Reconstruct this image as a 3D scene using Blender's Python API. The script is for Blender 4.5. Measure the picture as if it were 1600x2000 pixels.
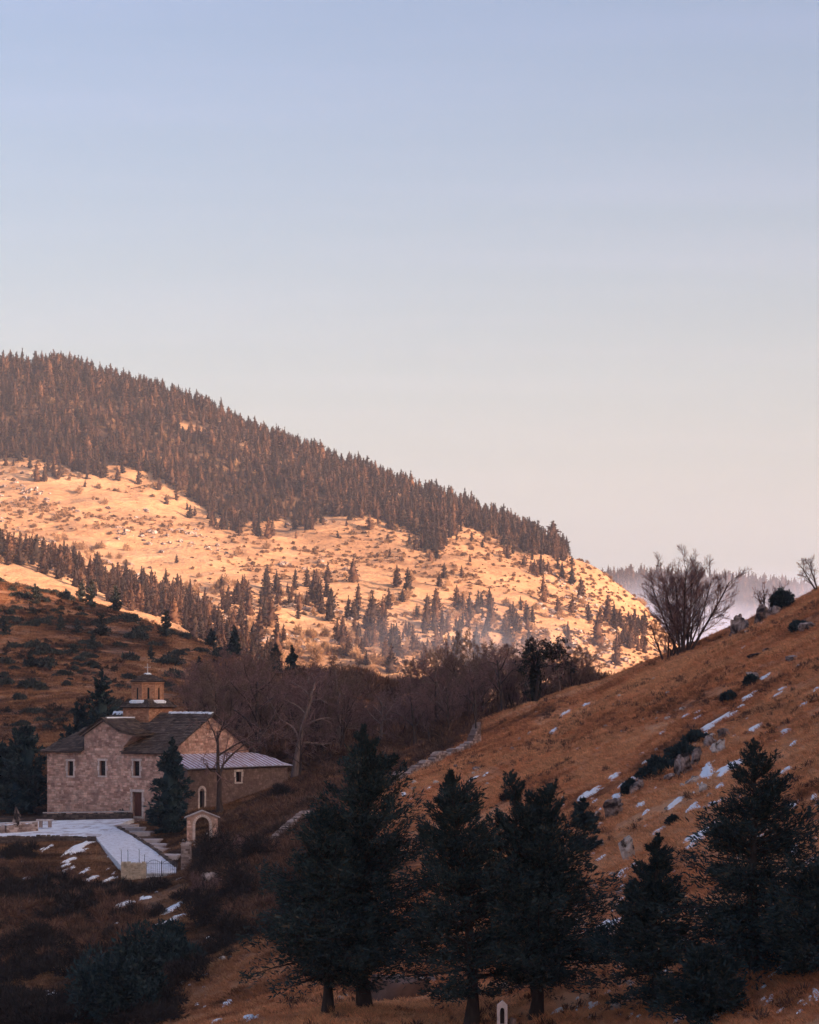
import bpy, bmesh, math, random
import numpy as np
from mathutils import Vector, Matrix, Euler

# ---------------------------------------------------------------- clear
for o in list(bpy.data.objects):
    bpy.data.objects.remove(o)
SC = bpy.context.scene
COL = SC.collection
R = math.radians

# ---------------------------------------------------------------- camera, sky, sun, exposure
F = 5000.0                     # focal length in photo pixels (photo 1600 wide)
HORIZ = 1350.0                 # photo row of the horizon
cam_d = bpy.data.cameras.new('camera')
cam_d.sensor_fit = 'HORIZONTAL'
cam_d.sensor_width = 36.0
cam_d.lens = 36.0 * F / 1600.0
cam_d.shift_y = (HORIZ - 1000.0) / 1600.0
cam_d.clip_start = 0.5
cam_d.clip_end = 12000.0
cam = bpy.data.objects.new('camera', cam_d)
COL.objects.link(cam)
cam.location = (0, 0, 0)
cam.rotation_euler = (R(90), 0, 0)
SC.camera = cam

SUN_EL, SUN_AZ = 13.0, 118.0   # azimuth clockwise from +Y (view direction)
world = bpy.data.worlds.new('World')
SC.world = world
world.use_nodes = True
wn, wl = world.node_tree.nodes, world.node_tree.links
wn.clear()
sky = wn.new('ShaderNodeTexSky')
sky.sky_type = 'NISHITA'
sky.sun_disc = False
sky.sun_elevation = R(SUN_EL)
sky.sun_rotation = R(SUN_AZ)
sky.altitude = 0
sky.air_density = 1.0
sky.dust_density = 4.5
sky.ozone_density = 1.2
# the same contrast, saturation and tint over the whole sky
def wnode(t, **kw):
    n = wn.new(t)
    for k, v in kw.items(): n.inputs[k].default_value = v
    return n
gam = wnode('ShaderNodeGamma', Gamma=1.0)
hsv = wnode('ShaderNodeHueSaturation', Hue=0.508, Saturation=1.12)
tint = wn.new('ShaderNodeMixRGB'); tint.blend_type = 'MULTIPLY'; tint.inputs[0].default_value = 1.0
tint.inputs[2].default_value = (1.06, 0.985, 1.04, 1)
# faint high cirrus: noise on a plane far overhead
tc = wn.new('ShaderNodeTexCoord'); sp = wn.new('ShaderNodeSeparateXYZ'); wl.new(tc.outputs['Generated'], sp.inputs[0])
zz = wnode('ShaderNodeMath'); zz.operation = 'MAXIMUM'; zz.inputs[1].default_value = 0.03; wl.new(sp.outputs['Z'], zz.inputs[0])
cx_ = wn.new('ShaderNodeMath'); cx_.operation = 'DIVIDE'; wl.new(sp.outputs['X'], cx_.inputs[0]); wl.new(zz.outputs[0], cx_.inputs[1])
cy_ = wn.new('ShaderNodeMath'); cy_.operation = 'DIVIDE'; wl.new(sp.outputs['Y'], cy_.inputs[0]); wl.new(zz.outputs[0], cy_.inputs[1])
cb = wn.new('ShaderNodeCombineXYZ'); wl.new(cx_.outputs[0], cb.inputs[0]); wl.new(cy_.outputs[0], cb.inputs[1])
cm_ = wn.new('ShaderNodeMapping'); cm_.inputs['Scale'].default_value = (0.35, 1.3, 1.0); cm_.inputs['Location'].default_value = (2.6, 0.4, 0); wl.new(cb.outputs[0], cm_.inputs[0])
cn = wnode('ShaderNodeTexNoise', Scale=0.9, Detail=4.0, Roughness=0.5); wl.new(cm_.outputs[0], cn.inputs['Vector'])
cr_ = wn.new('ShaderNodeMapRange'); cr_.interpolation_type = 'SMOOTHSTEP'; cr_.inputs[1].default_value = 0.46; cr_.inputs[2].default_value = 0.72; cr_.inputs[4].default_value = 0.24; wl.new(cn.outputs[0], cr_.inputs[0])
cir = wn.new('ShaderNodeMixRGB'); cir.blend_type = 'MULTIPLY'; cir.inputs[2].default_value = (1.5, 1.25, 1.3, 1); wl.new(cr_.outputs[0], cir.inputs[0])
bg = wnode('ShaderNodeBackground', Strength=0.050)
wo = wn.new('ShaderNodeOutputWorld')
for x, y in ((sky.outputs[0], gam.inputs['Color']), (gam.outputs[0], hsv.inputs['Color']), (hsv.outputs[0], tint.inputs[1]), (tint.outputs[0], cir.inputs[1]), (cir.outputs[0], bg.inputs['Color']), (bg.outputs[0], wo.inputs['Surface'])):
    wl.new(x, y)

sun_d = bpy.data.lights.new('sun', 'SUN')
sun_d.energy = 2.2
sun_d.angle = R(0.6)
sun_d.color = (1.0, 0.67, 0.49)
sun = bpy.data.objects.new('sun', sun_d)
COL.objects.link(sun)
TO_SUN = Vector((math.sin(R(SUN_AZ)) * math.cos(R(SUN_EL)), math.cos(R(SUN_AZ)) * math.cos(R(SUN_EL)), math.sin(R(SUN_EL))))
sun.rotation_euler = (-TO_SUN).to_track_quat('-Z', 'Y').to_euler()

SC.view_settings.view_transform = 'Standard'
SC.view_settings.look = 'None'
SC.view_settings.exposure = 2.35
SC.view_settings.gamma = 1.0
SC.view_settings.use_curve_mapping = False
SC.cycles.max_bounces = 8
SC.cycles.diffuse_bounces = 6
SC.cycles.volume_bounces = 2
SC.cycles.transparent_max_bounces = 6
SC.cycles.use_denoising = True
SC.cycles.use_adaptive_sampling = True
SC.cycles.adaptive_threshold = 0.02

# ---------------------------------------------------------------- numpy noise
def _hash(ix, iy, seed):
    ix = ix.astype(np.int64); iy = iy.astype(np.int64)
    h = (ix * 374761393 + iy * 668265263 + seed * 2147483647) & 0xffffffff
    h = ((h ^ (h >> 13)) * 1274126177) & 0xffffffff
    h = (h ^ (h >> 16)) & 0xffffffff
    return h / 4294967295.0

def vnoise(x, y, seed=0):
    ix = np.floor(x); iy = np.floor(y)
    fx = x - ix; fy = y - iy
    fx = fx * fx * fx * (fx * (fx * 6 - 15) + 10); fy = fy * fy * fy * (fy * (fy * 6 - 15) + 10)
    a = _hash(ix, iy, seed); b = _hash(ix + 1, iy, seed)
    c = _hash(ix, iy + 1, seed); d = _hash(ix + 1, iy + 1, seed)
    return (a + (b - a) * fx) * (1 - fy) + (c + (d - c) * fx) * fy - 0.5

def fbm(x, y, seed=0, oct=4, gain=0.5):
    s = 0.0; a = 1.0
    for i in range(oct):
        s = s + a * vnoise(x, y, seed + i * 17)
        x = x * 2.03 + 11.3; y = y * 2.03 - 7.7
        a *= gain
    return s

# ---------------------------------------------------------------- pixel <-> world
def P(px, py, D):
    return np.array([(px - 800.0) / F * D, D, (HORIZ - py) / F * D])

def proj(x, y, z):
    return 800.0 + F * x / y, HORIZ - F * z / y

# ---------------------------------------------------------------- materials
MATS = {}
class NT:
    def __init__(self, name):
        m = bpy.data.materials.new(name)
        m.use_nodes = True
        self.m = m; self.n = m.node_tree.nodes; self.l = m.node_tree.links
        self.n.clear()
        self.out = self.n.new('ShaderNodeOutputMaterial')
        self.b = self.n.new('ShaderNodeBsdfPrincipled')
        self.l.new(self.b.outputs[0], self.out.inputs[0])
        self.b.inputs['Specular IOR Level'].default_value = 0.15
        self.b.inputs['Roughness'].default_value = 0.85
        self._pos = None
    def node(self, t, **kw):
        n = self.n.new(t)
        for k, v in kw.items(): setattr(n, k, v)
        return n
    def pos(self):
        if self._pos is None: self._pos = self.node('ShaderNodeNewGeometry')
        return self._pos.outputs['Position']
    def isl(self):
        self.pos(); return self._pos.outputs['Random Per Island']
    def objpos(self):
        return self.node('ShaderNodeTexCoord').outputs['Object']
    def mapping(self, src, scale=(1, 1, 1), rot=(0, 0, 0)):
        n = self.node('ShaderNodeMapping')
        n.inputs['Scale'].default_value = scale; n.inputs['Rotation'].default_value = rot
        self.l.new(src, n.inputs[0]); return n.outputs[0]
    def noise(self, src, scale, detail=4, rough=0.55, dist=0.0):
        n = self.node('ShaderNodeTexNoise')
        n.inputs['Scale'].default_value = scale; n.inputs['Detail'].default_value = detail
        n.inputs['Roughness'].default_value = rough; n.inputs['Distortion'].default_value = dist
        self.l.new(src, n.inputs['Vector']); return n.outputs[0]
    def ramp(self, fac, stops, interp='LINEAR'):
        n = self.node('ShaderNodeValToRGB'); cr = n.color_ramp; cr.interpolation = interp
        while len(cr.elements) < len(stops): cr.elements.new(0.5)
        for e, (p, c) in zip(cr.elements, stops):
            e.position = p; e.color = (c[0], c[1], c[2], 1) if not isinstance(c, float) else (c, c, c, 1)
        self.l.new(fac, n.inputs[0]); return n.outputs[0]
    def mix(self, fac, a, b, mode='MIX'):
        n = self.node('ShaderNodeMixRGB', blend_type=mode)
        for i, v in ((0, fac), (1, a), (2, b)):
            if isinstance(v, (int, float)): n.inputs[i].default_value = v if i == 0 else (v, v, v, 1)
            elif isinstance(v, tuple): n.inputs[i].default_value = (v[0], v[1], v[2], 1)
            else: self.l.new(v, n.inputs[i])
        return n.outputs[0]
    def math(self, op, a, b=0.0):
        n = self.node('ShaderNodeMath', operation=op)
        for i, v in ((0, a), (1, b)):
            if isinstance(v, (int, float)): n.inputs[i].default_value = v
            else: self.l.new(v, n.inputs[i])
        return n.outputs[0]
    def color(self, c):
        if isinstance(c, tuple): self.b.inputs['Base Color'].default_value = (c[0], c[1], c[2], 1)
        else: self.l.new(c, self.b.inputs['Base Color'])
    def bump(self, h, strength=0.5, dist=0.1):
        n = self.node('ShaderNodeBump'); n.inputs['Strength'].default_value = strength
        n.inputs['Distance'].default_value = dist
        self.l.new(h, n.inputs['Height']); self.l.new(n.outputs[0], self.b.inputs['Normal'])

def grass_pattern(t):
    """colour of the dry hillside sward, in world space; streaks run along the slope"""
    p = t.pos()
    m1 = t.mapping(p, (0.05, 0.035, 0.05), (0, 0, R(20)))
    big = t.noise(m1, 1.0, 4, 0.6, 0.6)
    m2 = t.mapping(p, (0.16, 0.5, 0.3), (0, 0, R(-12)))
    streak = t.noise(m2, 1.0, 5, 0.62, 0.4)
    fine = t.noise(p, 2.2, 4, 0.65)
    sx = t.node('ShaderNodeSeparateXYZ'); t.l.new(p, sx.inputs[0])
    def ramp01(src, a, b):
        n = t.node('ShaderNodeMapRange'); n.interpolation_type = 'SMOOTHSTEP'
        n.inputs[1].default_value = a; n.inputs[2].default_value = b; n.inputs[3].default_value = 0.0; n.inputs[4].default_value = 1.0
        t.l.new(src, n.inputs[0]); return n.outputs[0]
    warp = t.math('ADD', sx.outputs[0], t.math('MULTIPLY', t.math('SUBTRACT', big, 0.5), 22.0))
    zone = t.math('MULTIPLY', t.math('MULTIPLY', ramp01(warp, 3.0, -15.0), ramp01(sx.outputs[1], 112.0, 150.0)), t.math('SUBTRACT', 1.0, t.math('MULTIPLY', ramp01(sx.outputs[1], 262.0, 300.0), 0.25)))   # left bank and hillside, where the sward is darker
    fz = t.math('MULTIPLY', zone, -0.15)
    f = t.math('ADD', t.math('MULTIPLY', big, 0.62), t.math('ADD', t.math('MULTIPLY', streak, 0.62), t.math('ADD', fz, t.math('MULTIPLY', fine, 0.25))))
    return f, zone

def dull_sward(t, c, zone):
    """the left bank and hillside: darker, olive sward"""
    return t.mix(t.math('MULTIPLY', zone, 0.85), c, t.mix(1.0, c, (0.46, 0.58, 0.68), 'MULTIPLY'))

def make_mats():
    t = NT('hill_grass'); f, zone = grass_pattern(t)
    c = t.ramp(f, [(0.50, (0.12, 0.064, 0.040)), (0.60, (0.30, 0.125, 0.06)), (0.68, (0.60, 0.245, 0.11)), (0.80, (0.74, 0.36, 0.175))])
    c = dull_sward(t, c, zone); t.color(c); t.bump(t.noise(t.pos(), 5.0, 5, 0.7), 0.8, 0.25); MATS['hill'] = t.m
    t = NT('grass_blade'); f, zone = grass_pattern(t)
    c = t.ramp(f, [(0.50, (0.14, 0.074, 0.045)), (0.60, (0.35, 0.145, 0.068)), (0.68, (0.70, 0.295, 0.13)), (0.80, (0.82, 0.43, 0.21))])
    c = dull_sward(t, c, zone); oi = t.node('ShaderNodeObjectInfo')
    c = t.mix(1.0, c, t.ramp(oi.outputs['Random'], [(0.0, (0.55, 0.52, 0.5)), (1.0, (1.25, 1.25, 1.25))]), 'MULTIPLY')
    t.color(c)
    tr = t.node('ShaderNodeBsdfTranslucent'); t.l.new(c, tr.inputs['Color'])
    mx = t.node('ShaderNodeMixShader'); mx.inputs[0].default_value = 0.4
    t.l.new(t.b.outputs[0], mx.inputs[1]); t.l.new(tr.outputs[0], mx.inputs[2]); t.l.new(mx.outputs[0], t.out.inputs[0])
    MATS['blade'] = t.m
    t = NT('mountain_grass')
    p = t.pos()
    big = t.noise(t.mapping(p, (0.006, 0.006, 0.012)), 1.0, 5, 0.6, 0.3)
    med = t.noise(t.mapping(p, (0.03, 0.03, 0.09)), 1.0, 5, 0.62)
    fine = t.noise(t.mapping(p, (0.12, 0.12, 0.35)), 1.0, 4, 0.7)
    f = t.math('ADD', t.math('MULTIPLY', big, 0.35), t.math('ADD', t.math('MULTIPLY', med, 0.4), t.math('MULTIPLY', fine, 0.35)))
    c = t.ramp(f, [(0.38, (0.22, 0.11, 0.055)), (0.47, (0.42, 0.225, 0.115)), (0.56, (0.54, 0.30, 0.155)), (0.7, (0.62, 0.38, 0.22)), (0.8, (0.58, 0.42, 0.31))])
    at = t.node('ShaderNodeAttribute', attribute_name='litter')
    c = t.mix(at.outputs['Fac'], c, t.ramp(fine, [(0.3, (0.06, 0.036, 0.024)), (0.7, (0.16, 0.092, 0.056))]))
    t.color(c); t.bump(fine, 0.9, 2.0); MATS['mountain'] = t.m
    t = NT('far_hill_ground'); t.color((0.16, 0.12, 0.07)); MATS['farhill'] = t.m
    t = NT('valley_ground'); t.color(t.ramp(t.noise(t.pos(), 0.02, 4), [(0.3, (0.12, 0.08, 0.04)), (0.7, (0.3, 0.2, 0.1))])); MATS['valley'] = t.m

    def foliage(name, a, b, c=None):
        t = NT(name)
        col = t.ramp(t.isl(), [(0.0, a), (0.55, b), (0.85, b), (1.0, c or b)])
        n = t.noise(t.pos(), 0.9, 3, 0.6)
        col = t.mix(1.0, col, t.ramp(n, [(0.3, (0.55, 0.55, 0.55)), (0.7, (1.3, 1.3, 1.3))]), 'MULTIPLY')
        t.color(col); t.b.inputs['Roughness'].default_value = 0.7
        MATS[name] = t.m
    foliage('needles_near', (0.018, 0.037, 0.040), (0.038, 0.060, 0.055), (0.12, 0.088, 0.05))
    foliage('needles_fir', (0.018, 0.036, 0.041), (0.034, 0.057, 0.057), (0.06, 0.073, 0.062))
    foliage('needles_juniper', (0.03, 0.045, 0.045), (0.06, 0.068, 0.058), (0.10, 0.08, 0.055))
    foliage('ivy_leaves', (0.012, 0.02, 0.016), (0.03, 0.035, 0.022), (0.07, 0.045, 0.02))
    # far firs: colour per tree
    t = NT('needles_far'); oi = t.node('ShaderNodeObjectInfo')
    c = t.ramp(oi.outputs['Random'], [(0.0, (0.022, 0.015, 0.012)), (0.45, (0.046, 0.024, 0.016)), (0.8, (0.070, 0.034, 0.021)), (1.0, (0.115, 0.055, 0.031))])
    c = t.mix(1.0, c, t.ramp(t.isl(), [(0.0, (0.6, 0.62, 0.65)), (1.0, (1.35, 1.3, 1.2))]), 'MULTIPLY')
    t.color(c); MATS['needles_far'] = t.m
    t = NT('scrub_far'); oi = t.node('ShaderNodeObjectInfo')
    c = t.ramp(oi.outputs['Random'], [(0.0, (0.13, 0.075, 0.042)), (0.5, (0.27, 0.15, 0.08)), (1.0, (0.42, 0.25, 0.14))])
    t.color(c); MATS['scrub_far'] = t.m
    def bark(name, a, b, sc=6.0):
        t = NT(name); n = t.noise(t.mapping(t.objpos(), (1, 1, 0.25)), sc, 5, 0.6)
        t.color(t.ramp(n, [(0.3, a), (0.7, b)])); t.bump(n, 0.6, 0.04); MATS[name] = t.m
    bark('bark_dark', (0.030, 0.022, 0.019), (0.075, 0.055, 0.045))
    bark('bark_bare', (0.040, 0.026, 0.022), (0.105, 0.068, 0.055))
    bark('bark_pale', (0.10, 0.066, 0.056), (0.30, 0.21, 0.18))
    t = NT('twigs'); oi = t.node('ShaderNodeObjectInfo')
    c = t.ramp(t.isl(), [(0.0, (0.13, 0.070, 0.066)), (0.6, (0.25, 0.135, 0.12)), (1.0, (0.38, 0.225, 0.19))])
    t.color(c); MATS['twigs'] = t.m
    t = NT('twigs_pale'); t.color(t.ramp(t.isl(), [(0.0, (0.12, 0.065, 0.045)), (1.0, (0.3, 0.19, 0.14))])); MATS['twigs_pale'] = t.m
    t = NT('bramble'); f = t.noise(t.pos(), 0.25, 3)
    c = t.ramp(t.isl(), [(0.0, (0.07, 0.041, 0.034)), (0.6, (0.165, 0.085, 0.058)), (1.0, (0.28, 0.15, 0.095))])
    c = t.mix(1.0, c, t.ramp(f, [(0.35, (0.55, 0.6, 0.6)), (0.65, (1.25, 1.15, 1.05))]), 'MULTIPLY')
    t.color(c); MATS['bramble'] = t.m
    t = NT('bramble_dark')
    t.color(t.ramp(t.isl(), [(0.0, (0.018, 0.017, 0.016)), (1.0, (0.055, 0.038, 0.03))])); MATS['bramble_dark'] = t.m

    def stone(name, cols, isl_amt=0.6, noise_sc=2.0, moss=None):
        t = NT(name)
        a = t.ramp(t.isl(), [(i / (len(cols) - 1), c) for i, c in enumerate(cols)])
        n = t.noise(t.pos(), noise_sc, 6, 0.65)
        a = t.mix(1.0, a, t.ramp(n, [(0.25, (0.5, 0.48, 0.47)), (0.5, (0.95, 0.95, 0.95)), (0.75, (1.25, 1.22, 1.2))]), 'MULTIPLY')
        if moss:
            n2 = t.noise(t.pos(), 0.7, 5, 0.65, 0.5)
            a = t.mix(t.ramp(n2, [(0.52, 0.0), (0.66, 0.75)]), a, moss)
        t.color(a); t.bump(t.noise(t.pos(), noise_sc * 6, 5, 0.7), 0.5, 0.03); MATS[name] = t.m
    stone('wall_stone', [(0.42, 0.215, 0.155), (0.64, 0.37, 0.275), (0.77, 0.46, 0.345), (0.86, 0.58, 0.45)], moss=(0.30, 0.165, 0.13))
    stone('mortar', [(0.56, 0.345, 0.26), (0.56, 0.345, 0.26)], moss=(0.30, 0.175, 0.14))
    stone('dressed_stone', [(0.68, 0.53, 0.46), (0.8, 0.65, 0.57)])
    stone('drum_brick', [(0.36, 0.15, 0.085), (0.50, 0.235, 0.135), (0.66, 0.36, 0.22)])
    stone('slate', [(0.065, 0.047, 0.040), (0.105, 0.074, 0.060), (0.17, 0.12, 0.095)], moss=(0.10, 0.062, 0.045))
    stone('leanto_plaster', [(0.20, 0.125, 0.10), (0.20, 0.125, 0.10)], moss=(0.15, 0.085, 0.07))
    stone('leanto_stone', [(0.17, 0.105, 0.086), (0.23, 0.145, 0.115), (0.29, 0.185, 0.15)], moss=(0.14, 0.08, 0.065))
    stone('gate_stone', [(0.46, 0.35, 0.25), (0.60, 0.47, 0.35), (0.72, 0.58, 0.44)])
    stone('field_stone', [(0.16, 0.105, 0.09), (0.36, 0.26, 0.23), (0.58, 0.45, 0.40)], moss=(0.17, 0.10, 0.07))
    stone('dark_stone', [(0.07, 0.05, 0.045), (0.12, 0.08, 0.065), (0.2, 0.14, 0.11)])
    t = NT('rock'); n = t.noise(t.pos(), 0.9, 7, 0.68, 0.4); n2 = t.noise(t.pos(), 3.0, 5, 0.7)
    c = t.ramp(n, [(0.40, (0.035, 0.026, 0.024)), (0.48, (0.20, 0.145, 0.125)), (0.56, (0.44, 0.34, 0.30)), (0.7, (0.62, 0.52, 0.47))])
    t.color(c); t.bump(n2, 0.9, 0.15); MATS['rock'] = t.m
    t = NT('rock_pale'); n = t.noise(t.pos(), 1.6, 7, 0.7, 0.5); n2 = t.noise(t.pos(), 3.0, 5, 0.7)
    c = t.ramp(n, [(0.40, (0.06, 0.045, 0.036)), (0.46, (0.46, 0.37, 0.31)), (0.6, (0.72, 0.62, 0.55))])
    t.color(c); t.bump(n2, 0.9, 0.15); MATS['rock_pale'] = t.m
    t = NT('earth'); n = t.noise(t.pos(), 1.2, 6, 0.65)
    t.color(t.ramp(n, [(0.3, (0.15, 0.09, 0.07)), (0.7, (0.26, 0.165, 0.13))])); t.bump(n, 0.6, 0.1); MATS['earth'] = t.m
    t = NT('snow'); n = t.noise(t.pos(), 1.4, 6, 0.65)
    t.color(t.ramp(n, [(0.25, (0.82, 0.82, 0.86)), (0.6, (0.93, 0.93, 0.95))])); t.bump(n, 0.35, 0.12); MATS['snow'] = t.m
    t = NT('trodden_snow'); n = t.noise(t.pos(), 3.0, 7, 0.72, 0.3)
    t.color(t.ramp(n, [(0.32, (0.34, 0.27, 0.25)), (0.42, (0.72, 0.67, 0.68)), (0.6, (0.88, 0.86, 0.89))])); t.bump(n, 0.5, 0.06); MATS['trodden'] = t.m
    t = NT('court_snow'); n = t.noise(t.pos(), 0.55, 6, 0.7, 0.6); n2 = t.noise(t.pos(), 4.0, 5, 0.7)
    c = t.ramp(n, [(0.40, (0.55, 0.47, 0.45)), (0.47, (0.84, 0.82, 0.85)), (0.6, (0.95, 0.95, 0.97))])
    c = t.mix(1.0, c, t.ramp(n2, [(0.3, (0.72, 0.68, 0.66)), (0.42, (1.0, 1.0, 1.0))]), 'MULTIPLY')
    t.color(c); t.bump(n2, 0.6, 0.08); MATS['court_snow'] = t.m
    t = NT('slab_stone'); n = t.noise(t.pos(), 2.0, 6, 0.65)
    t.color(t.ramp(n, [(0.3, (0.40, 0.31, 0.28)), (0.65, (0.62, 0.52, 0.49))])); MATS['slab'] = t.m
    t = NT('metal_roof'); n = t.noise(t.pos(), 1.1, 6, 0.65, 0.3)
    t.color(t.ramp(n, [(0.32, (0.42, 0.28, 0.28)), (0.5, (0.60, 0.56, 0.66)), (0.7, (0.72, 0.70, 0.80))])); t.b.inputs['Roughness'].default_value = 0.55; MATS['metal_roof'] = t.m
    t = NT('seam'); t.color((0.30, 0.17, 0.17)); MATS['seam'] = t.m
    t = NT('iron'); t.color((0.035, 0.026, 0.024)); t.b.inputs['Roughness'].default_value = 0.6; MATS['iron'] = t.m
    t = NT('glass_dark'); t.color((0.012, 0.012, 0.014)); t.b.inputs['Roughness'].default_value = 0.25; t.b.inputs['Specular IOR Level'].default_value = 0.4; MATS['glass'] = t.m
    t = NT('door_wood'); n = t.noise(t.mapping(t.objpos(), (6, 6, 0.6)), 2.0, 4)
    t.color(t.ramp(n, [(0.3, (0.095, 0.034, 0.024)), (0.7, (0.18, 0.066, 0.045))])); MATS['door'] = t.m
    t = NT('weathered_wood'); n = t.noise(t.mapping(t.objpos(), (4, 4, 0.5)), 2.0, 5)
    t.color(t.ramp(n, [(0.3, (0.13, 0.085, 0.065)), (0.7, (0.30, 0.2, 0.155))])); MATS['wood'] = t.m
    t = NT('cross_metal'); t.color((0.66, 0.56, 0.50)); t.b.inputs['Roughness'].default_value = 0.5; MATS['cross'] = t.m
make_mats()

# ---------------------------------------------------------------- mesh helpers
class MB:
    """collects geometry; build() links it as one mesh object"""
    def __init__(self): self.v = []; self.f = []; self.n = 0
    def add(self, verts, faces):
        verts = np.asarray(verts, dtype=np.float64).reshape(-1, 3)
        self.v.append(verts)
        n = self.n
        self.f.extend([tuple(i + n for i in fc) for fc in faces])
        self.n += len(verts)
    BF = [(0, 3, 2, 1), (4, 5, 6, 7), (0, 1, 5, 4), (1, 2, 6, 5), (2, 3, 7, 6), (3, 0, 4, 7)]
    def box(self, x0, x1, y0, y1, z0, z1):
        self.add([(x0, y0, z0), (x1, y0, z0), (x1, y1, z0), (x0, y1, z0), (x0, y0, z1), (x1, y0, z1), (x1, y1, z1), (x0, y1, z1)], MB.BF)
    def hexa(self, c8): self.add(c8, MB.BF)
    def tube(self, pts, radii, sides=6, cap=True):
        pts = [Vector(p) for p in pts]; k = len(pts); vs = []
        up = Vector((0.13, 0.31, 1)).normalized()
        for i, p in enumerate(pts):
            d = (pts[min(i + 1, k - 1)] - pts[max(i - 1, 0)])
            d = d.normalized() if d.length > 1e-9 else Vector((0, 0, 1))
            a = d.cross(up)
            if a.length < 1e-3: a = d.cross(Vector((1, 0, 0)))
            a.normalize(); b = d.cross(a)
            for s in range(sides):
                an = 2 * math.pi * s / sides
                vs.append(p + (a * math.cos(an) + b * math.sin(an)) * radii[i])
        fs = []
        for i in range(k - 1):
            for s in range(sides):
                s2 = (s + 1) % sides
                fs.append((i * sides + s, i * sides + s2, (i + 1) * sides + s2, (i + 1) * sides + s))
        if cap:
            fs.append(tuple(reversed(range(sides)))); fs.append(tuple(range((k - 1) * sides, k * sides)))
        self.add([tuple(v) for v in vs], fs)
    def mesh(self, name, mat, smooth=False):
        me = bpy.data.meshes.new(name)
        v = np.concatenate(self.v) if self.v else np.zeros((0, 3))
        me.from_pydata(v.tolist(), [], self.f)
        me.materials.append(MATS[mat] if isinstance(mat, str) else mat)
        if smooth: me.polygons.foreach_set('use_smooth', [True] * len(me.polygons))
        me.update(); return me
    def build(self, name, mat, parent=None, smooth=False):
        return link(name, self.mesh(name, mat, smooth), parent)

def link(name, me, parent=None):
    o = bpy.data.objects.new(name, me); COL.objects.link(o)
    if parent is not None: o.parent = parent
    return o

def np_mesh(name, verts, tris, mat, smooth=False, quads=False):
    """fast mesh from numpy arrays of triangles (or quads)"""
    k = 4 if quads else 3
    me = bpy.data.meshes.new(name)
    verts = np.ascontiguousarray(verts, dtype=np.float32); tris = np.ascontiguousarray(tris, dtype=np.int32)
    me.vertices.add(len(verts)); me.vertices.foreach_set('co', verts.ravel())
    me.loops.add(tris.size); me.loops.foreach_set('vertex_index', tris.ravel())
    me.polygons.add(len(tris))
    me.polygons.foreach_set('loop_start', np.arange(0, tris.size, k, dtype=np.int32))
    me.polygons.foreach_set('loop_total', np.full(len(tris), k, dtype=np.int32))
    if smooth: me.polygons.foreach_set('use_smooth', np.ones(len(tris), dtype=bool))
    me.materials.append(MATS[mat]); me.update(calc_edges=True); me.validate()
    return me

def empty(name, loc=(0, 0, 0), rz=0.0):
    o = bpy.data.objects.new(name, None); COL.objects.link(o)
    o.location = loc; o.rotation_euler = (0, 0, rz); o.empty_display_size = 0.3
    return o

def tag(o, label, cat, group=None, kind=None):
    o['label'] = label; o['category'] = cat
    if group: o['group'] = group
    if kind: o['kind'] = kind
    return o

def structure(o):
    o['kind'] = 'structure'; return o

def stuff(o, label=None, cat=None):
    o['kind'] = 'stuff'
    if label: o['label'] = label
    if cat: o['category'] = cat
    return o

def copy_tree(src):
    c = src.copy(); COL.objects.link(c)
    for ch in src.children:
        d = ch.copy(); COL.objects.link(d); d.parent = c
    return c

# ---------------------------------------------------------------- terrain
class RBF:
    def __init__(self, pts, smooth=0.0):
        pts = np.asarray(pts, float)
        self.s = 100.0
        self.c = pts[:, :2] / self.s; z = pts[:, 2]; n = len(pts)
        K = self._k(np.linalg.norm(self.c[:, None] - self.c[None], axis=2)) + np.eye(n) * smooth
        Q = np.hstack([np.ones((n, 1)), self.c])
        A = np.block([[K, Q], [Q.T, np.zeros((3, 3))]])
        sol = np.linalg.lstsq(A, np.concatenate([z, np.zeros(3)]), rcond=None)[0]
        self.w, self.q = sol[:n], sol[n:]
    @staticmethod
    def _k(r):
        return np.where(r > 1e-9, r * r * np.log(np.maximum(r, 1e-9)), 0.0)
    def __call__(self, x, y):
        x = np.asarray(x, float); sh = x.shape
        q = np.stack([x.ravel(), np.asarray(y, float).ravel()], 1) / self.s
        out = np.empty(len(q))
        for i in range(0, len(q), 20000):
            b = q[i:i + 20000]
            d = np.linalg.norm(b[:, None] - self.c[None], axis=2)
            out[i:i + 20000] = self._k(d) @ self.w + self.q[0] + b @ self.q[1:]
        return out.reshape(sh)

def hill_plane_D(px, py):
    a = (px - 800.0) / F; c = (HORIZ - py) / F
    return 24.35 / (-c + 0.4687 * a + 0.0644)

ctrl = []
# right hill, on its own plane (read from the picture: skyline and foot)
for px, py in [(1600, 1990), (1600, 1850), (1600, 1700), (1600, 1550), (1600, 1400), (1600, 1270), (1450, 1990), (1400, 1850), (1400, 1700), (1400, 1550),
               (1400, 1400), (1500, 1300), (1250, 1990), (1250, 1850), (1250, 1700), (1250, 1550), (1250, 1420), (1100, 1750), (1100, 1600), (1100, 1450),
               (1000, 1650), (1000, 1500), (900, 1560), (1050, 1880), (860, 1600), (1180, 1370)]:
    ctrl.append(P(px, py, hill_plane_D(px, py)))
# crest of the right hill and its far side
for px, py, D in [(930, 1432, 255), (1000, 1385, 268), (1090, 1358, 262), (1190, 1330, 255), (1300, 1290, 252), (1410, 1245, 250), (1500, 1200, 248), (1600, 1150, 245), (1720, 1090, 242)]:
    p = P(px, py, D); ctrl.append(p)
    for dd, dz in ((30, -1.2), (70, -9.0), (140, -30.0)):
        ctrl.append(p + np.array([p[0] / D * dd, dd, dz]))
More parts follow.
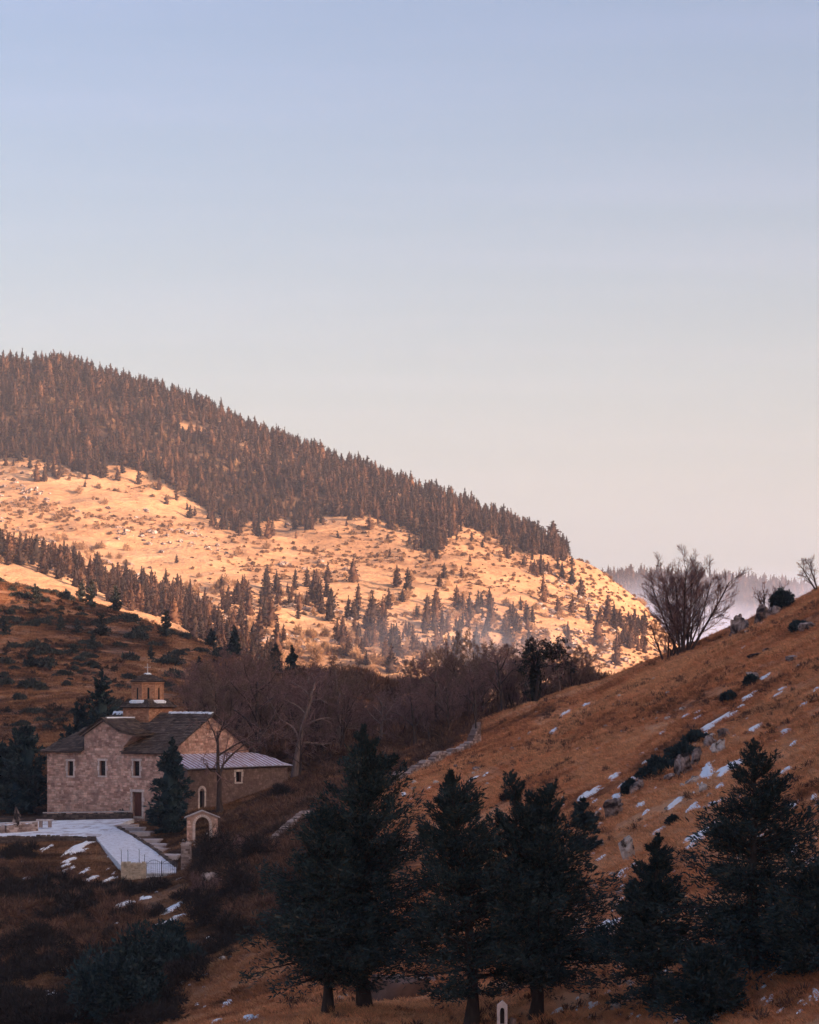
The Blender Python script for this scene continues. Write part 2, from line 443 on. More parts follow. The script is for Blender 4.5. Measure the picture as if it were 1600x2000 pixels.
# foreground flat, shoulder and gully
for px, py, D in [(640, 1972, 110), (715, 1962, 111), (920, 1998, 107), (1045, 1992, 108), (500, 1990, 122), (300, 1990, 138), (100, 1990, 150), (0, 1990, 152), (-150, 1990, 155),
                  (0, 1880, 172), (180, 1850, 172), (0, 1780, 190), (200, 1790, 190), (400, 1905, 142), (560, 1850, 138), (780, 1900, 130), (950, 1900, 126), (620, 1790, 155), (480, 1850, 156),
                  (600, 1690, 185), (560, 1620, 212), (480, 1680, 200), (430, 1780, 182), (350, 1850, 168), (700, 1580, 215), (780, 1525, 232), (330, 1760, 192), (270, 1745, 205), (380, 1720, 206),
                  (100, 1680, 222), (200, 1690, 219), (0, 1660, 228), (130, 1650, 228), (-150, 1670, 226), (420, 1660, 222)]:
    ctrl.append(P(px, py, D))
# church platform, kept a little under the snow court
for px, py, D, dz in [(-60, 1606, 246, -.35), (90, 1604, 247, -.35), (262, 1600, 244, -.35), (190, 1632, 234, -.4), (-60, 1632, 234.5, -.5), (60, 1632, 234.5, -.5), (215, 1660, 224, -.45), (300, 1690, 216, -.45), (340, 1703, 213, -.4), (262, 1628, 233, -.3),
                      (92, 1592, 256, -.3), (330, 1597, 245, -.3), (300, 1585, 256, -.3), (200, 1586, 262, -.3), (330, 1668, 221, -.55), (296, 1640, 230, -.55), (315, 1655, 226, -.55), (277, 1625, 235.5, -.5), (250, 1612, 240, -.5), (355, 1640, 226, 0.1), (400, 1640, 226, 0)]:
    p = P(px, py, D); p[2] += dz; ctrl.append(p)
# ground by the lean-to, then the thicket behind
for px, py, D in [(392, 1577, 243), (440, 1582, 243), (510, 1556, 247), (580, 1532, 250), (470, 1600, 235), (540, 1590, 226), (640, 1500, 262), (700, 1440, 300), (560, 1430, 305), (420, 1440, 300), (850, 1420, 290),
                  (700, 1392, 345), (560, 1370, 370), (850, 1392, 330), (430, 1350, 390), (1000, 1378, 300)]:
    ctrl.append(P(px, py, D))
# left hillside
for px, py, D in [(-60, 1480, 290), (60, 1475, 288), (180, 1450, 292), (300, 1430, 305), (0, 1390, 345), (150, 1370, 350), (300, 1350, 370), (0, 1300, 400), (150, 1285, 410), (300, 1300, 410), (0, 1215, 455), (150, 1225, 450), (300, 1260, 440),
                  (-100, 1200, 455), (-200, 1400, 345)]:
    ctrl.append(P(px, py, D))
for px, py, D in [(-160, 1105, 520), (-60, 1128, 518), (0, 1142, 515), (100, 1160, 510), (200, 1186, 500), (300, 1222, 488), (400, 1262, 470), (480, 1292, 452), (560, 1322, 430), (650, 1352, 405), (760, 1368, 385), (880, 1376, 365)]:
    p = P(px, py, D); ctrl.append(p)
    for dd, dz in ((40, -2.5), (90, -14.0), (180, -40.0)):
        ctrl.append(p + np.array([p[0] / D * dd, dd, dz]))
# outside the frame
for x, y, z in [(0, 0, -1.8), (-30, 0, -6), (30, 0, 6), (0, 40, -10.5), (-40, 40, -14), (35, 45, 2), (0, 75, -13.5), (-30, 80, -17), (20, 75, -9.5), (-80, 160, -17), (-90, 240, -12), (-110, 330, 6), (-140, 450, 22), (-150, 60, -22),
                (-70, 110, -19), (60, 100, 12), (70, 160, 18), (80, 220, 24), (60, 60, 10), (-200, 300, 10), (-200, 150, -12)]:
    ctrl.append(np.array([x, y, z]))
_near = RBF(ctrl, 1e-4)

def near_h_raw(x, y):
    z = _near(x, y)
    # the hill climbs on to an unseen shoulder, shaped to keep the near valley shaded
    edge = x - (0.172 * np.maximum(y, 60) + 9.0)
    s = np.clip(edge / 28.0, 0, 1); s = s * s * (3 - 2 * s)
    top = 8 + 0.50 * np.maximum(edge, 0) + 0.03 * y
    top = np.minimum(top, 92 + 10 * vnoise(x / 60, y / 60, 5))
    fall = np.clip((y - 560) / 160.0, 0, 1); top = top * (1 - fall) - 45 * fall
    z = z * (1 - s) + np.maximum(z, top) * s
    z = np.where(edge > 60, top, z)
    back = np.clip((y - 560) / 120.0, 0, 1)
    z = z * (1 - back) + np.minimum(z, -45) * back
    left = np.clip((-x - 230) / 70.0, 0, 1)
    return np.clip(z, -58, 140) * (1 - left) + left * np.clip(z, -50, 60)

NX0, NX1, NY0, NY1, NS = -300, 330, -60, 720, 1.5
_gx = np.arange(NX0, NX1 + .1, NS); _gy = np.arange(NY0, NY1 + .1, NS)
_GX, _GY = np.meshgrid(_gx, _gy)
def _eval_near():
    # coarse RBF grid, then bilinear to the working grid
    return near_h_raw(_GX, _GY)
_NH = _eval_near()

def _relief(x, y):
    a = 0.55 * fbm(x / 14, y / 22, 3, 4) + 0.40 * fbm((x * .5 + y * .25) / 2.2, (y * .8 - x * .3) / 1.4 / 2.2, 9, 4)
    return a

def flat_mask(x, y):
    """1 where the ground is left smooth (church court, gate)"""
    d = np.maximum(np.abs(x + 28) - 17, 0) ** 2 + np.maximum(np.abs(y - 238) - 20, 0) ** 2
    return np.clip(1 - np.sqrt(d) / 6.0, 0, 1)

def bil(G, x, y, x0, y0, s):
    u = np.clip((np.asarray(x, float) - x0) / s, 0, G.shape[1] - 1.001); v = np.clip((np.asarray(y, float) - y0) / s, 0, G.shape[0] - 1.001)
    i = np.floor(u).astype(int); j = np.floor(v).astype(int); fu = u - i; fv = v - j
    return (G[j, i] * (1 - fu) + G[j, i + 1] * fu) * (1 - fv) + (G[j + 1, i] * (1 - fu) + G[j + 1, i + 1] * fu) * fv

def near_h(x, y):
    x = np.asarray(x, float); y = np.asarray(y, float)
    return bil(_NH, x, y, NX0, NY0, NS) + _relief(x, y) * (1 - 0.92 * flat_mask(x, y))

# mountain --------------------------------------------------------------
mctrl = []
RIDGE = [(-300, 720, 1480), (-100, 712, 1470), (0, 712, 1460), (60, 706, 1455), (150, 712, 1450), (300, 742, 1440), (500, 825, 1430), (700, 912, 1410), (900, 1000, 1390), (1000, 1046, 1370), (1100, 1098, 1345), (1180, 1140, 1320), (1260, 1196, 1290), (1310, 1262, 1270), (1380, 1330, 1250)]
RIDGE = [(px, py + 24 * min(1.0, max(0.0, (950 - px) / 450)), D) for px, py, D in RIDGE]
for px, py, D in RIDGE:
    p = P(px, py, D); mctrl.append(p)
    for dd, dz in ((60, -6), (150, -45), (330, -130)):
        mctrl.append(p + np.array([p[0] / D * dd, dd, dz]))
for px, py, D in [(-200, 900, 1330), (0, 900, 1320), (250, 915, 1310), (420, 985, 1285), (560, 1020, 1270), (720, 1008, 1290), (860, 1050, 1270), (980, 1075, 1275),
                  (-200, 1000, 1210), (60, 985, 1220), (250, 1030, 1190), (450, 1075, 1170), (650, 1100, 1175), (800, 1110, 1190), (950, 1120, 1205), (1100, 1150, 1220), (1180, 1190, 1215),
                  (350, 1120, 1100), (500, 1150, 1080), (650, 1180, 1075), (800, 1190, 1090), (950, 1210, 1105), (1100, 1230, 1130), (1220, 1250, 1150),
                  (550, 1220, 1010), (700, 1250, 1000), (850, 1265, 1010), (1000, 1290, 1020), (1150, 1300, 1060), (1250, 1320, 1090), (600, 1290, 920), (750, 1320, 900), (900, 1340, 920), (1100, 1350, 960)]:
    mctrl.append(P(px, py, D))
# near spur on the left
for px, py, D in [(-300, 1060, 880), (-100, 1075, 880), (0, 1085, 880), (130, 1110, 880), (230, 1160, 875), (330, 1200, 865), (420, 1250, 850), (500, 1300, 830), (560, 1340, 810)]:
    p = P(px, py, D); mctrl.append(p)
    p2 = p.copy(); p2 += np.array([p[0] / D * 70, 70, 4.0]); mctrl.append(p2)
    p2 = p + np.array([p[0] / D * -90, -90, -22.0]); mctrl.append(p2)
    p2 = p + np.array([p[0] / D * -180, -180, -50.0]); mctrl.append(p2)
for x, y, z in [(-600, 1450, 190), (-600, 1200, 90), (-500, 880, 50), (-500, 700, -40), (700, 1200, -60), (700, 1700, -60), (300, 700, -62), (0, 680, -62), (-700, 1900, 30), (300, 1000, -45), (450, 1400, -50), (0, 780, -48), (150, 850, -40)]:
    mctrl.append(np.array([x, y, z]))
_mtn = RBF(mctrl, 3e-3)
MX0, MX1, MY0, MY1, MS = -640, 640, 640, 1840, 4.0
_mx = np.arange(MX0, MX1 + .1, MS); _my = np.arange(MY0, MY1 + .1, MS)
_MX, _MY = np.meshgrid(_mx, _my)
_MH = _mtn(_MX, _MY) + 5 * fbm(_MX / 130, _MY / 130, 31, 3) + 2.6 * fbm(_MX / 24, _MY / 24, 41, 4, 0.65) + 1.3 * np.abs(fbm(_MX / 16, _MY / 30, 47, 3))
_MH = np.maximum(_MH, -58 + 2 * vnoise(_MX / 80, _MY / 80, 3))
def mtn_h(x, y): return bil(_MH, x, y, MX0, MY0, MS)

def ray_hits(hfun, px, py, d0, d1, step):
    """first crossing of photo rays with a height field"""
    px = np.atleast_1d(np.asarray(px, float)); py = np.atleast_1d(np.asarray(py, float))
    D = np.arange(d0, d1, step)
    a = (px - 800) / F; c = (HORIZ - py) / F
    X = a[:, None] * D[None]; Z = c[:, None] * D[None]; Y = np.broadcast_to(D[None], X.shape)
    dif = Z - hfun(X, Y)
    below = dif < 0
    k = np.argmax(below, axis=1); ok = below.any(axis=1)
    k1 = np.maximum(k, 1)
    r = np.arange(len(px))
    t = dif[r, k1 - 1] / (dif[r, k1 - 1] - dif[r, k1] + 1e-12)
    Dh = D[k1 - 1] + np.clip(t, 0, 1) * step
    return np.stack([a * Dh, Dh, c * Dh], 1), ok

def near_hit(px, py, d0=88.0):
    """coarse crossing with the smooth ground, then refined on the real relief"""
    px = np.atleast_1d(np.asarray(px, float)); py = np.atleast_1d(np.asarray(py, float))
    h, ok = ray_hits(lambda x, y: bil(_NH, x, y, NX0, NY0, NS), px, py, d0, 560.0, 1.5)
    a = (px - 800) / F; c = (HORIZ - py) / F
    D = np.maximum(h[:, 1:2] + np.arange(-14.0, 14.1, 0.5)[None], d0)
    X = a[:, None] * D; dif = c[:, None] * D - near_h(X, D)
    below = dif < 0; k1 = np.maximum(np.argmax(below, axis=1), 1); r = np.arange(len(px)); hit = below.any(axis=1)
    t = dif[r, k1 - 1] / (dif[r, k1 - 1] - dif[r, k1] + 1e-12)
    Dh = np.where(hit, D[r, k1 - 1] + np.clip(t, 0, 1) * (D[r, k1] - D[r, k1 - 1]), h[:, 1])
    return np.stack([a * Dh, Dh, c * Dh], 1), ok
def mtn_hit(px, py): return ray_hits(mtn_h, px, py, 700.0, 1700.0, 2.0)

def grid_mesh(name, xs, ys, hfun, mat, skirt=-64.0):
    X, Y = np.meshgrid(xs, ys); Z = hfun(X, Y)
    if skirt is not None:
        Z[0, :] = Z[-1, :] = skirt; Z[:, 0] = Z[:, -1] = skirt
    nx, ny = len(xs), len(ys)
    v = np.stack([X.ravel(), Y.ravel(), Z.ravel()], 1)
    i = np.arange(nx * ny).reshape(ny, nx)
    q = np.stack([i[:-1, :-1].ravel(), i[:-1, 1:].ravel(), i[1:, 1:].ravel(), i[1:, :-1].ravel()], 1)
    return link(name, np_mesh(name, v, q, mat, True, True))

def spaced(a, b, inner0, inner1, fine, coarse):
    return np.unique(np.concatenate([np.arange(a, inner0, coarse), np.arange(inner0, inner1, fine), np.arange(inner1, b + coarse * .5, coarse)]))

structure(grid_mesh('hillside', spaced(NX0, NX1, -92, 60, 0.7, 5.0), np.unique(np.concatenate([spaced(NY0, NY1, 86, 300, 0.7, 3.0), np.arange(300, 530, 1.2)])), near_h, 'hill'))
structure(grid_mesh('mountain', np.arange(MX0, MX1 + 1, 4.0), np.arange(MY0, MY1 + 1, 4.0), mtn_h, 'mountain'))

# far wooded hill
FAR_SKY = [(300, 1010, 2700), (700, 1090, 2700), (1000, 1120, 2680), (1160, 1132, 2650), (1230, 1122, 2640), (1300, 1130, 2630), (1400, 1143, 2620), (1500, 1156, 2600), (1600, 1166, 2600), (1900, 1180, 2560), (2400, 1190, 2500)]
FAR_SKY = [(px, py + 20, D) for px, py, D in FAR_SKY]
fctrl = []
for px, py, D in FAR_SKY:
    p = P(px, py, D); fctrl.append(p)
    fctrl.append(p + np.array([0, -240, -70.0])); fctrl.append(p + np.array([0, -480, -150.0])); fctrl.append(p + np.array([0, 180, -20.0])); fctrl.append(p + np.array([0, 500, -160.0]))
_far = RBF(fctrl, 1e-3)
def far_h(x, y):
    e = np.clip((np.abs(x - 350) - 750) / 300.0, 0, 1)
    z = _far(x, y) + 18 * fbm(x / 200, y / 200, 77, 3)
    return np.maximum(z * (1 - e) - 62 * e, -62)
structure(grid_mesh('distant_hill', np.arange(-700, 1401, 25.0), np.arange(2040, 3201, 25.0), far_h, 'farhill'))
b = MB(); b.add([(-3400, -900, -63), (3400, -900, -63), (3400, 3600, -63), (-3400, 3600, -63)], [(0, 1, 2, 3)])
structure(b.build('valley_floor', 'valley'))

# the air between here and the mountains
def build_haze():
    t = bpy.data.materials.new('haze_air'); t.use_nodes = True
    n = t.node_tree.nodes; n.clear()
    out = n.new('ShaderNodeOutputMaterial'); pv = n.new('ShaderNodeVolumePrincipled')
    pv.inputs['Color'].default_value = (0.74, 0.80, 1.0, 1)
    pv.inputs['Density'].default_value = HAZE_DENSITY
    pv.inputs['Anisotropy'].default_value = 0.0
    t.node_tree.links.new(pv.outputs[0], out.inputs['Volume'])
    MATS['haze'] = t
    m = MB(); m.box(-3500, 3500, -1000, 3700, -66, 262)
    o = m.build('haze', 'haze'); stuff(o, 'pale bluish haze filling the valley air', 'haze')
HAZE_DENSITY = 0.00010
build_haze()

# thin mist lying in the valley folds
def build_mist(name, loc, rad, dens, label, seed):
    t = bpy.data.materials.new(name + '_vapour'); t.use_nodes = True
    n, l = t.node_tree.nodes, t.node_tree.links; n.clear()
    out = n.new('ShaderNodeOutputMaterial'); pv = n.new('ShaderNodeVolumePrincipled'); pv.inputs['Color'].default_value = (0.66, 0.76, 1.0, 1)
    tc = n.new('ShaderNodeTexCoord'); ln = n.new('ShaderNodeVectorMath'); ln.operation = 'LENGTH'; l.new(tc.outputs['Object'], ln.inputs[0])
    mr = n.new('ShaderNodeMapRange'); mr.interpolation_type = 'SMOOTHSTEP'; mr.inputs[1].default_value = 1.0; mr.inputs[2].default_value = 0.15; mr.inputs[3].default_value = 0.0; mr.inputs[4].default_value = 1.0
    l.new(ln.outputs['Value'], mr.inputs[0])
    mp = n.new('ShaderNodeMapping'); mp.inputs['Location'].default_value = (seed, 0, 0); mp.inputs['Scale'].default_value = (2.2, 2.2, 1.6); l.new(tc.outputs['Object'], mp.inputs[0])
    nz = n.new('ShaderNodeTexNoise'); nz.inputs['Scale'].default_value = 1.6; nz.inputs['Detail'].default_value = 2.0; l.new(mp.outputs[0], nz.inputs['Vector'])
    m2 = n.new('ShaderNodeMapRange'); m2.inputs[1].default_value = 0.35; m2.inputs[2].default_value = 0.68; l.new(nz.outputs[0], m2.inputs[0])
    a = n.new('ShaderNodeMath'); a.operation = 'MULTIPLY'; l.new(mr.outputs[0], a.inputs[0]); l.new(m2.outputs[0], a.inputs[1])
    b_ = n.new('ShaderNodeMath'); b_.operation = 'MULTIPLY'; b_.inputs[1].default_value = dens; l.new(a.outputs[0], b_.inputs[0])
    l.new(b_.outputs[0], pv.inputs['Density']); l.new(pv.outputs[0], out.inputs['Volume'])
    MATS[name] = t
    bm = bmesh.new(); bmesh.ops.create_icosphere(bm, subdivisions=3, radius=1.0); me = bpy.data.meshes.new(name); bm.to_mesh(me); bm.free(); me.materials.append(t)
    o = link(name, me); o.location = loc; o.scale = rad; stuff(o, label, 'mist'); return o
build_mist('mist', (300, 1950, 18), (420, 480, 80), 0.0170, 'pale mist filling the valley before the distant hill', 1.0)
build_mist('mist_wisp', (20, 945, 4), (75, 110, 40), 0.0042, 'bluish wisp of mist at the mountain foot', 5.0)

def build_far_haze():
    """haze bank added behind the distant hill to brighten the low sky; thins with height"""
    t = bpy.data.materials.new('skyglow_haze_vapour'); t.use_nodes = True
    n, l = t.node_tree.nodes, t.node_tree.links; n.clear()
    out = n.new('ShaderNodeOutputMaterial'); pv = n.new('ShaderNodeVolumePrincipled'); pv.inputs['Color'].default_value = (0.74, 0.88, 1.0, 1)
    g = n.new('ShaderNodeNewGeometry'); sp = n.new('ShaderNodeSeparateXYZ'); l.new(g.outputs['Position'], sp.inputs[0])
    m = n.new('ShaderNodeMath'); m.operation = 'MULTIPLY'; m.inputs[1].default_value = -1.0 / FAR_SCALE; l.new(sp.outputs['Z'], m.inputs[0])
    e = n.new('ShaderNodeMath'); e.operation = 'EXPONENT'; l.new(m.outputs[0], e.inputs[0])
    d = n.new('ShaderNodeMath'); d.operation = 'MULTIPLY'; d.inputs[1].default_value = FAR_DENSITY; l.new(e.outputs[0], d.inputs[0])
    l.new(d.outputs[0], pv.inputs['Density']); l.new(pv.outputs[0], out.inputs['Volume']); MATS['far_haze'] = t
    b_ = MB(); b_.box(-3900, 3900, 3720, 4080, -62, 1600); o = b_.build('far_haze', 'far_haze'); stuff(o, 'pale haze bank added beyond the distant hill to brighten the horizon sky', 'haze')
FAR_SCALE, FAR_DENSITY = 260.0, 0.0064
build_far_haze()  # bank put in only to lift the sky near the horizon

# ---------------------------------------------------------------- plants: generators
def rhombi(pos, dirv, length, width, rng, up=None):
    """leaf sprays: one rhombus each, as two triangles"""
    n = len(pos)
    d = dirv / (np.linalg.norm(dirv, axis=1, keepdims=True) + 1e-9)
    r = rng.normal(size=(n, 3)); s = np.cross(d, r); s /= (np.linalg.norm(s, axis=1, keepdims=True) + 1e-9)
    L = length[:, None]; W = width[:, None]
    v = np.empty((n, 4, 3))
    v[:, 0] = pos - d * L * .15; v[:, 1] = pos + d * L * .4 + s * W * .5; v[:, 2] = pos + d * L; v[:, 3] = pos + d * L * .4 - s * W * .5
    i = np.arange(n)[:, None] * 4
    t = np.concatenate([i + np.array([[0, 1, 2]]), i + np.array([[0, 2, 3]])])
    return v.reshape(-1, 3), t

def merge(parts):
    vs, ts, n = [], [], 0
    for v, t in parts:
        vs.append(v); ts.append(t + n); n += len(v)
    return np.concatenate(vs), np.concatenate(ts)

_TF = {}
def tube_np(pts, rad, sides=5):
    pts = np.asarray(pts, float); k = len(pts)
    d = np.empty_like(pts); d[0] = pts[1] - pts[0]; d[-1] = pts[-1] - pts[-2]
    if k > 2: d[1:-1] = pts[2:] - pts[:-2]
    d /= (np.sqrt((d * d).sum(1, keepdims=True)) + 1e-9)
    rx, ry, rz_ = (0.31, 0.17, 0.93) if abs(d[0, 2]) < .9 else (0.95, 0.3, 0.05)
    a = np.stack([d[:, 1] * rz_ - d[:, 2] * ry, d[:, 2] * rx - d[:, 0] * rz_, d[:, 0] * ry - d[:, 1] * rx], 1)
    a /= (np.sqrt((a * a).sum(1, keepdims=True)) + 1e-9)
    b = np.stack([d[:, 1] * a[:, 2] - d[:, 2] * a[:, 1], d[:, 2] * a[:, 0] - d[:, 0] * a[:, 2], d[:, 0] * a[:, 1] - d[:, 1] * a[:, 0]], 1)
    key = (k, sides)
    if key not in _TF:
        t = []
        for i in range(k - 1):
            for s in range(sides):
                s2 = (s + 1) % sides; p0, p1, p2, p3 = i * sides + s, i * sides + s2, (i + 1) * sides + s2, (i + 1) * sides + s
                t += [(p0, p1, p2), (p0, p2, p3)]
        an = np.arange(sides) / sides * 2 * np.pi
        _TF[key] = (np.array(t), np.cos(an)[None, :, None], np.sin(an)[None, :, None])
    t, ca, sa = _TF[key]
    v = pts[:, None] + (a[:, None] * ca + b[:, None] * sa) * np.asarray(rad)[:, None, None]
    return v.reshape(-1, 3), t

def conifer(seed, H, Rr, base=0.15, limbs=90, per=90, spray=0.34, pitch=(0.05, 0.9), rough=0.35, trunk_r=0.16, gaps=0.0, lean=(0, 0), shape=0.85, fat=0.42, forks=None, core=0.0, thin=(.28, .55)):
    """conifer as (trunk, crown) triangle soups; the crown is sprays on real limbs"""
    rng = np.random.default_rng(seed)
    wood, sprays = [], []
    k = 9; tt = np.linspace(0, 1, k)
    path = np.stack([lean[0] * tt ** 1.6 + 0.012 * H * np.sin(tt * 5 + seed), lean[1] * tt ** 1.6 + 0.012 * H * np.cos(tt * 4 + seed), tt * H], 1)
    path[0, :2] = 0
    rad = trunk_r * (1 - tt) ** 0.8 + 0.012; rad[0] *= 1.5
    wood.append(tube_np(path, rad, 7))
    stems = [(path, 1.0)]
    if forks:
        for (t0, ax, ay, hh) in forks:
            p0 = np.array([np.interp(t0, tt, path[:, j]) for j in range(3)])
            q = np.linspace(0, 1, 6)
            fp = p0 + np.stack([ax * q ** .8, ay * q ** .8, (hh - p0[2]) * q], 1)
            wood.append(tube_np(fp, trunk_r * .7 * (1 - q) + .012, 6)); stems.append((fp, 0.8))
    # outline varies round the tree
    ph = rng.uniform(0, 6.28, 6)
    for si, (pp, sc) in enumerate(stems):
        n_l = limbs if si == 0 else int(limbs * .55)
        ts = base + (1 - base) * rng.random(n_l) ** 0.9
        if si: ts = 0.2 + 0.8 * rng.random(n_l)
        q = np.linspace(0, 1, len(pp))
        for t in ts:
            s = (t - base) / (1 - base) if si == 0 else t
            az = rng.uniform(0, 6.283)
            prof = (1 - s) ** shape * min(1.0, (s + 0.10) / 0.22)
            wob = 1 + rough * (0.6 * math.sin(3 * az + ph[0] + 9 * s) + 0.5 * math.sin(5 * az + 14 * s + ph[1]))
            L = max(0.10, Rr * sc * prof * wob * rng.uniform(0.65, 1.12))
            if rng.random() < gaps: continue
            p0 = np.array([np.interp(t, q, pp[:, j]) for j in range(3)])
            pt = pitch[0] + (pitch[1] - pitch[0]) * s ** 1.3 + rng.normal(0, .16)
            d = np.array([math.cos(az) * math.cos(pt), math.sin(az) * math.cos(pt), math.sin(pt)])
            u = np.linspace(0, 1, 4)
            bow = rng.uniform(-.14, .10)
            lp = p0 + d * (L * u)[:, None]; lp[:, 2] += bow * L * u * u
            wood.append(tube_np(lp, 0.035 * trunk_r / .16 * (1 - u) * (0.4 + L / Rr) + 0.006, 3))
            m = max(5, int(per * (0.35 + 0.65 * L / Rr)))
            qq = rng.random(m) ** 0.62 * 1.03
            side = np.cross(d, [0, 0, 1.0]); side /= (np.linalg.norm(side) + 1e-9)
            off = (rng.normal(size=m) * fat * 0.34 * L * (1 - 0.55 * qq) * np.minimum(1, qq * 3))
            vert = rng.normal(size=m) * fat * 0.17 * L * (1 - 0.4 * qq)
            pos = p0 + d * (L * qq)[:, None] + side * off[:, None]; pos[:, 2] += bow * L * qq * qq + vert
            dv = d * 0.7 + side * (np.sign(off) * .45)[:, None] + rng.normal(size=(m, 3)) * .42 + np.array([0, 0, .12])
            ln = spray * rng.uniform(.55, 1.3, m) * min(1.0, .28 + 1.6 * L / Rr); sprays.append((pos, dv, ln))
        tip = pp[-1] - np.array([0, 0, H * .05]); m = max(8, per // 2)
        sprays.append((tip + rng.normal(size=(m, 3)) * np.array([.022, .022, .045]) * H * .35, np.tile([0, 0, 1.0], (m, 1)) + rng.normal(size=(m, 3)) * .3, spray * rng.uniform(.3, .7, m)))
    pos = np.concatenate([s[0] for s in sprays]); dv = np.concatenate([s[1] for s in sprays]); ln = np.concatenate([s[2] for s in sprays])
    crown = rhombi(pos, dv, ln, ln * rng.uniform(thin[0], thin[1], len(ln)), rng)
    if core > 0:
        zz = np.linspace(base * H, H * .93, 8); s = (zz / H - base) / (1 - base)
        rr = Rr * core * (1 - s) ** shape * np.minimum(1, (s + .1) / .22)
        zz = np.linspace(base * H, H * .95, 13); s = (zz / H - base) / (1 - base); rr = Rr * core * (1 - s) ** shape * np.minimum(1, (s + .1) / .22)
        cv, ct = tube_np(np.stack([np.interp(zz, path[:, 2], path[:, 0]), np.interp(zz, path[:, 2], path[:, 1]), zz], 1), rr, 9)
        cv = cv.reshape(13, 9, 3); ax_ = np.stack([np.interp(zz, path[:, 2], path[:, 0]), np.interp(zz, path[:, 2], path[:, 1]), zz], 1)[:, None]
        cv = ax_ + (cv - ax_) * rng.uniform(.35, 1.3, (13, 9, 1)); cv[:, :, 2] += rng.normal(0, .03, (13, 9)) * H * .6
        crown = merge([crown, (cv.reshape(-1, 3), ct)])
    return merge(wood), crown

def bush(seed, w, h, n=1500, spray=0.22, lobes=7, flat=0.0, twig=False, asp=0.45):
    """shrub as one cloud of sprays over uneven lobes, with stems"""
    rng = np.random.default_rng(seed)
    c = np.stack([rng.normal(0, .44 * w * .5, lobes), rng.normal(0, .44 * w * .5, lobes), rng.uniform(.18, .72, lobes) * h], 1)
    c[:, 2] *= np.clip(1.15 - np.hypot(c[:, 0], c[:, 1]) / (w * .62), .3, 1)
    c[0] = (0, 0, .4 * h)
    r = rng.uniform(.14, .38, lobes); r[0] = .42
    k = rng.choice(lobes, n, p=(r ** 2) / (r ** 2).sum())
    d = rng.normal(size=(n, 3)); d /= np.linalg.norm(d, axis=1, keepdims=True)
    rad = rng.random(n) ** 0.4
    pos = c[k] + d * (rad * r[k])[:, None] * np.array([w * .62, w * .62, h * .78])
    keep = pos[:, 2] > 0.0; pos, d = pos[keep], d[keep]
    dv = d * .7 + rng.normal(size=d.shape) * .5 + np.array([0, 0, .35])
    ln = spray * rng.uniform(.5, 1.4, len(pos))
    crown = rhombi(pos, dv, ln, ln * asp * rng.uniform(.6, 1.3, len(pos)), rng)
    wood = []
    for i in range(lobes + 3):
        e = c[i % lobes] + rng.normal(0, .12 * w, 3); u = np.linspace(0, 1, 4)
        p = np.array([rng.normal(0, .05 * w), rng.normal(0, .05 * w), -.15])
        wood.append(tube_np(p + (e - p) * u[:, None], .03 * h * (1 - u) * .6 + .008, 4))
    return merge(wood), crown

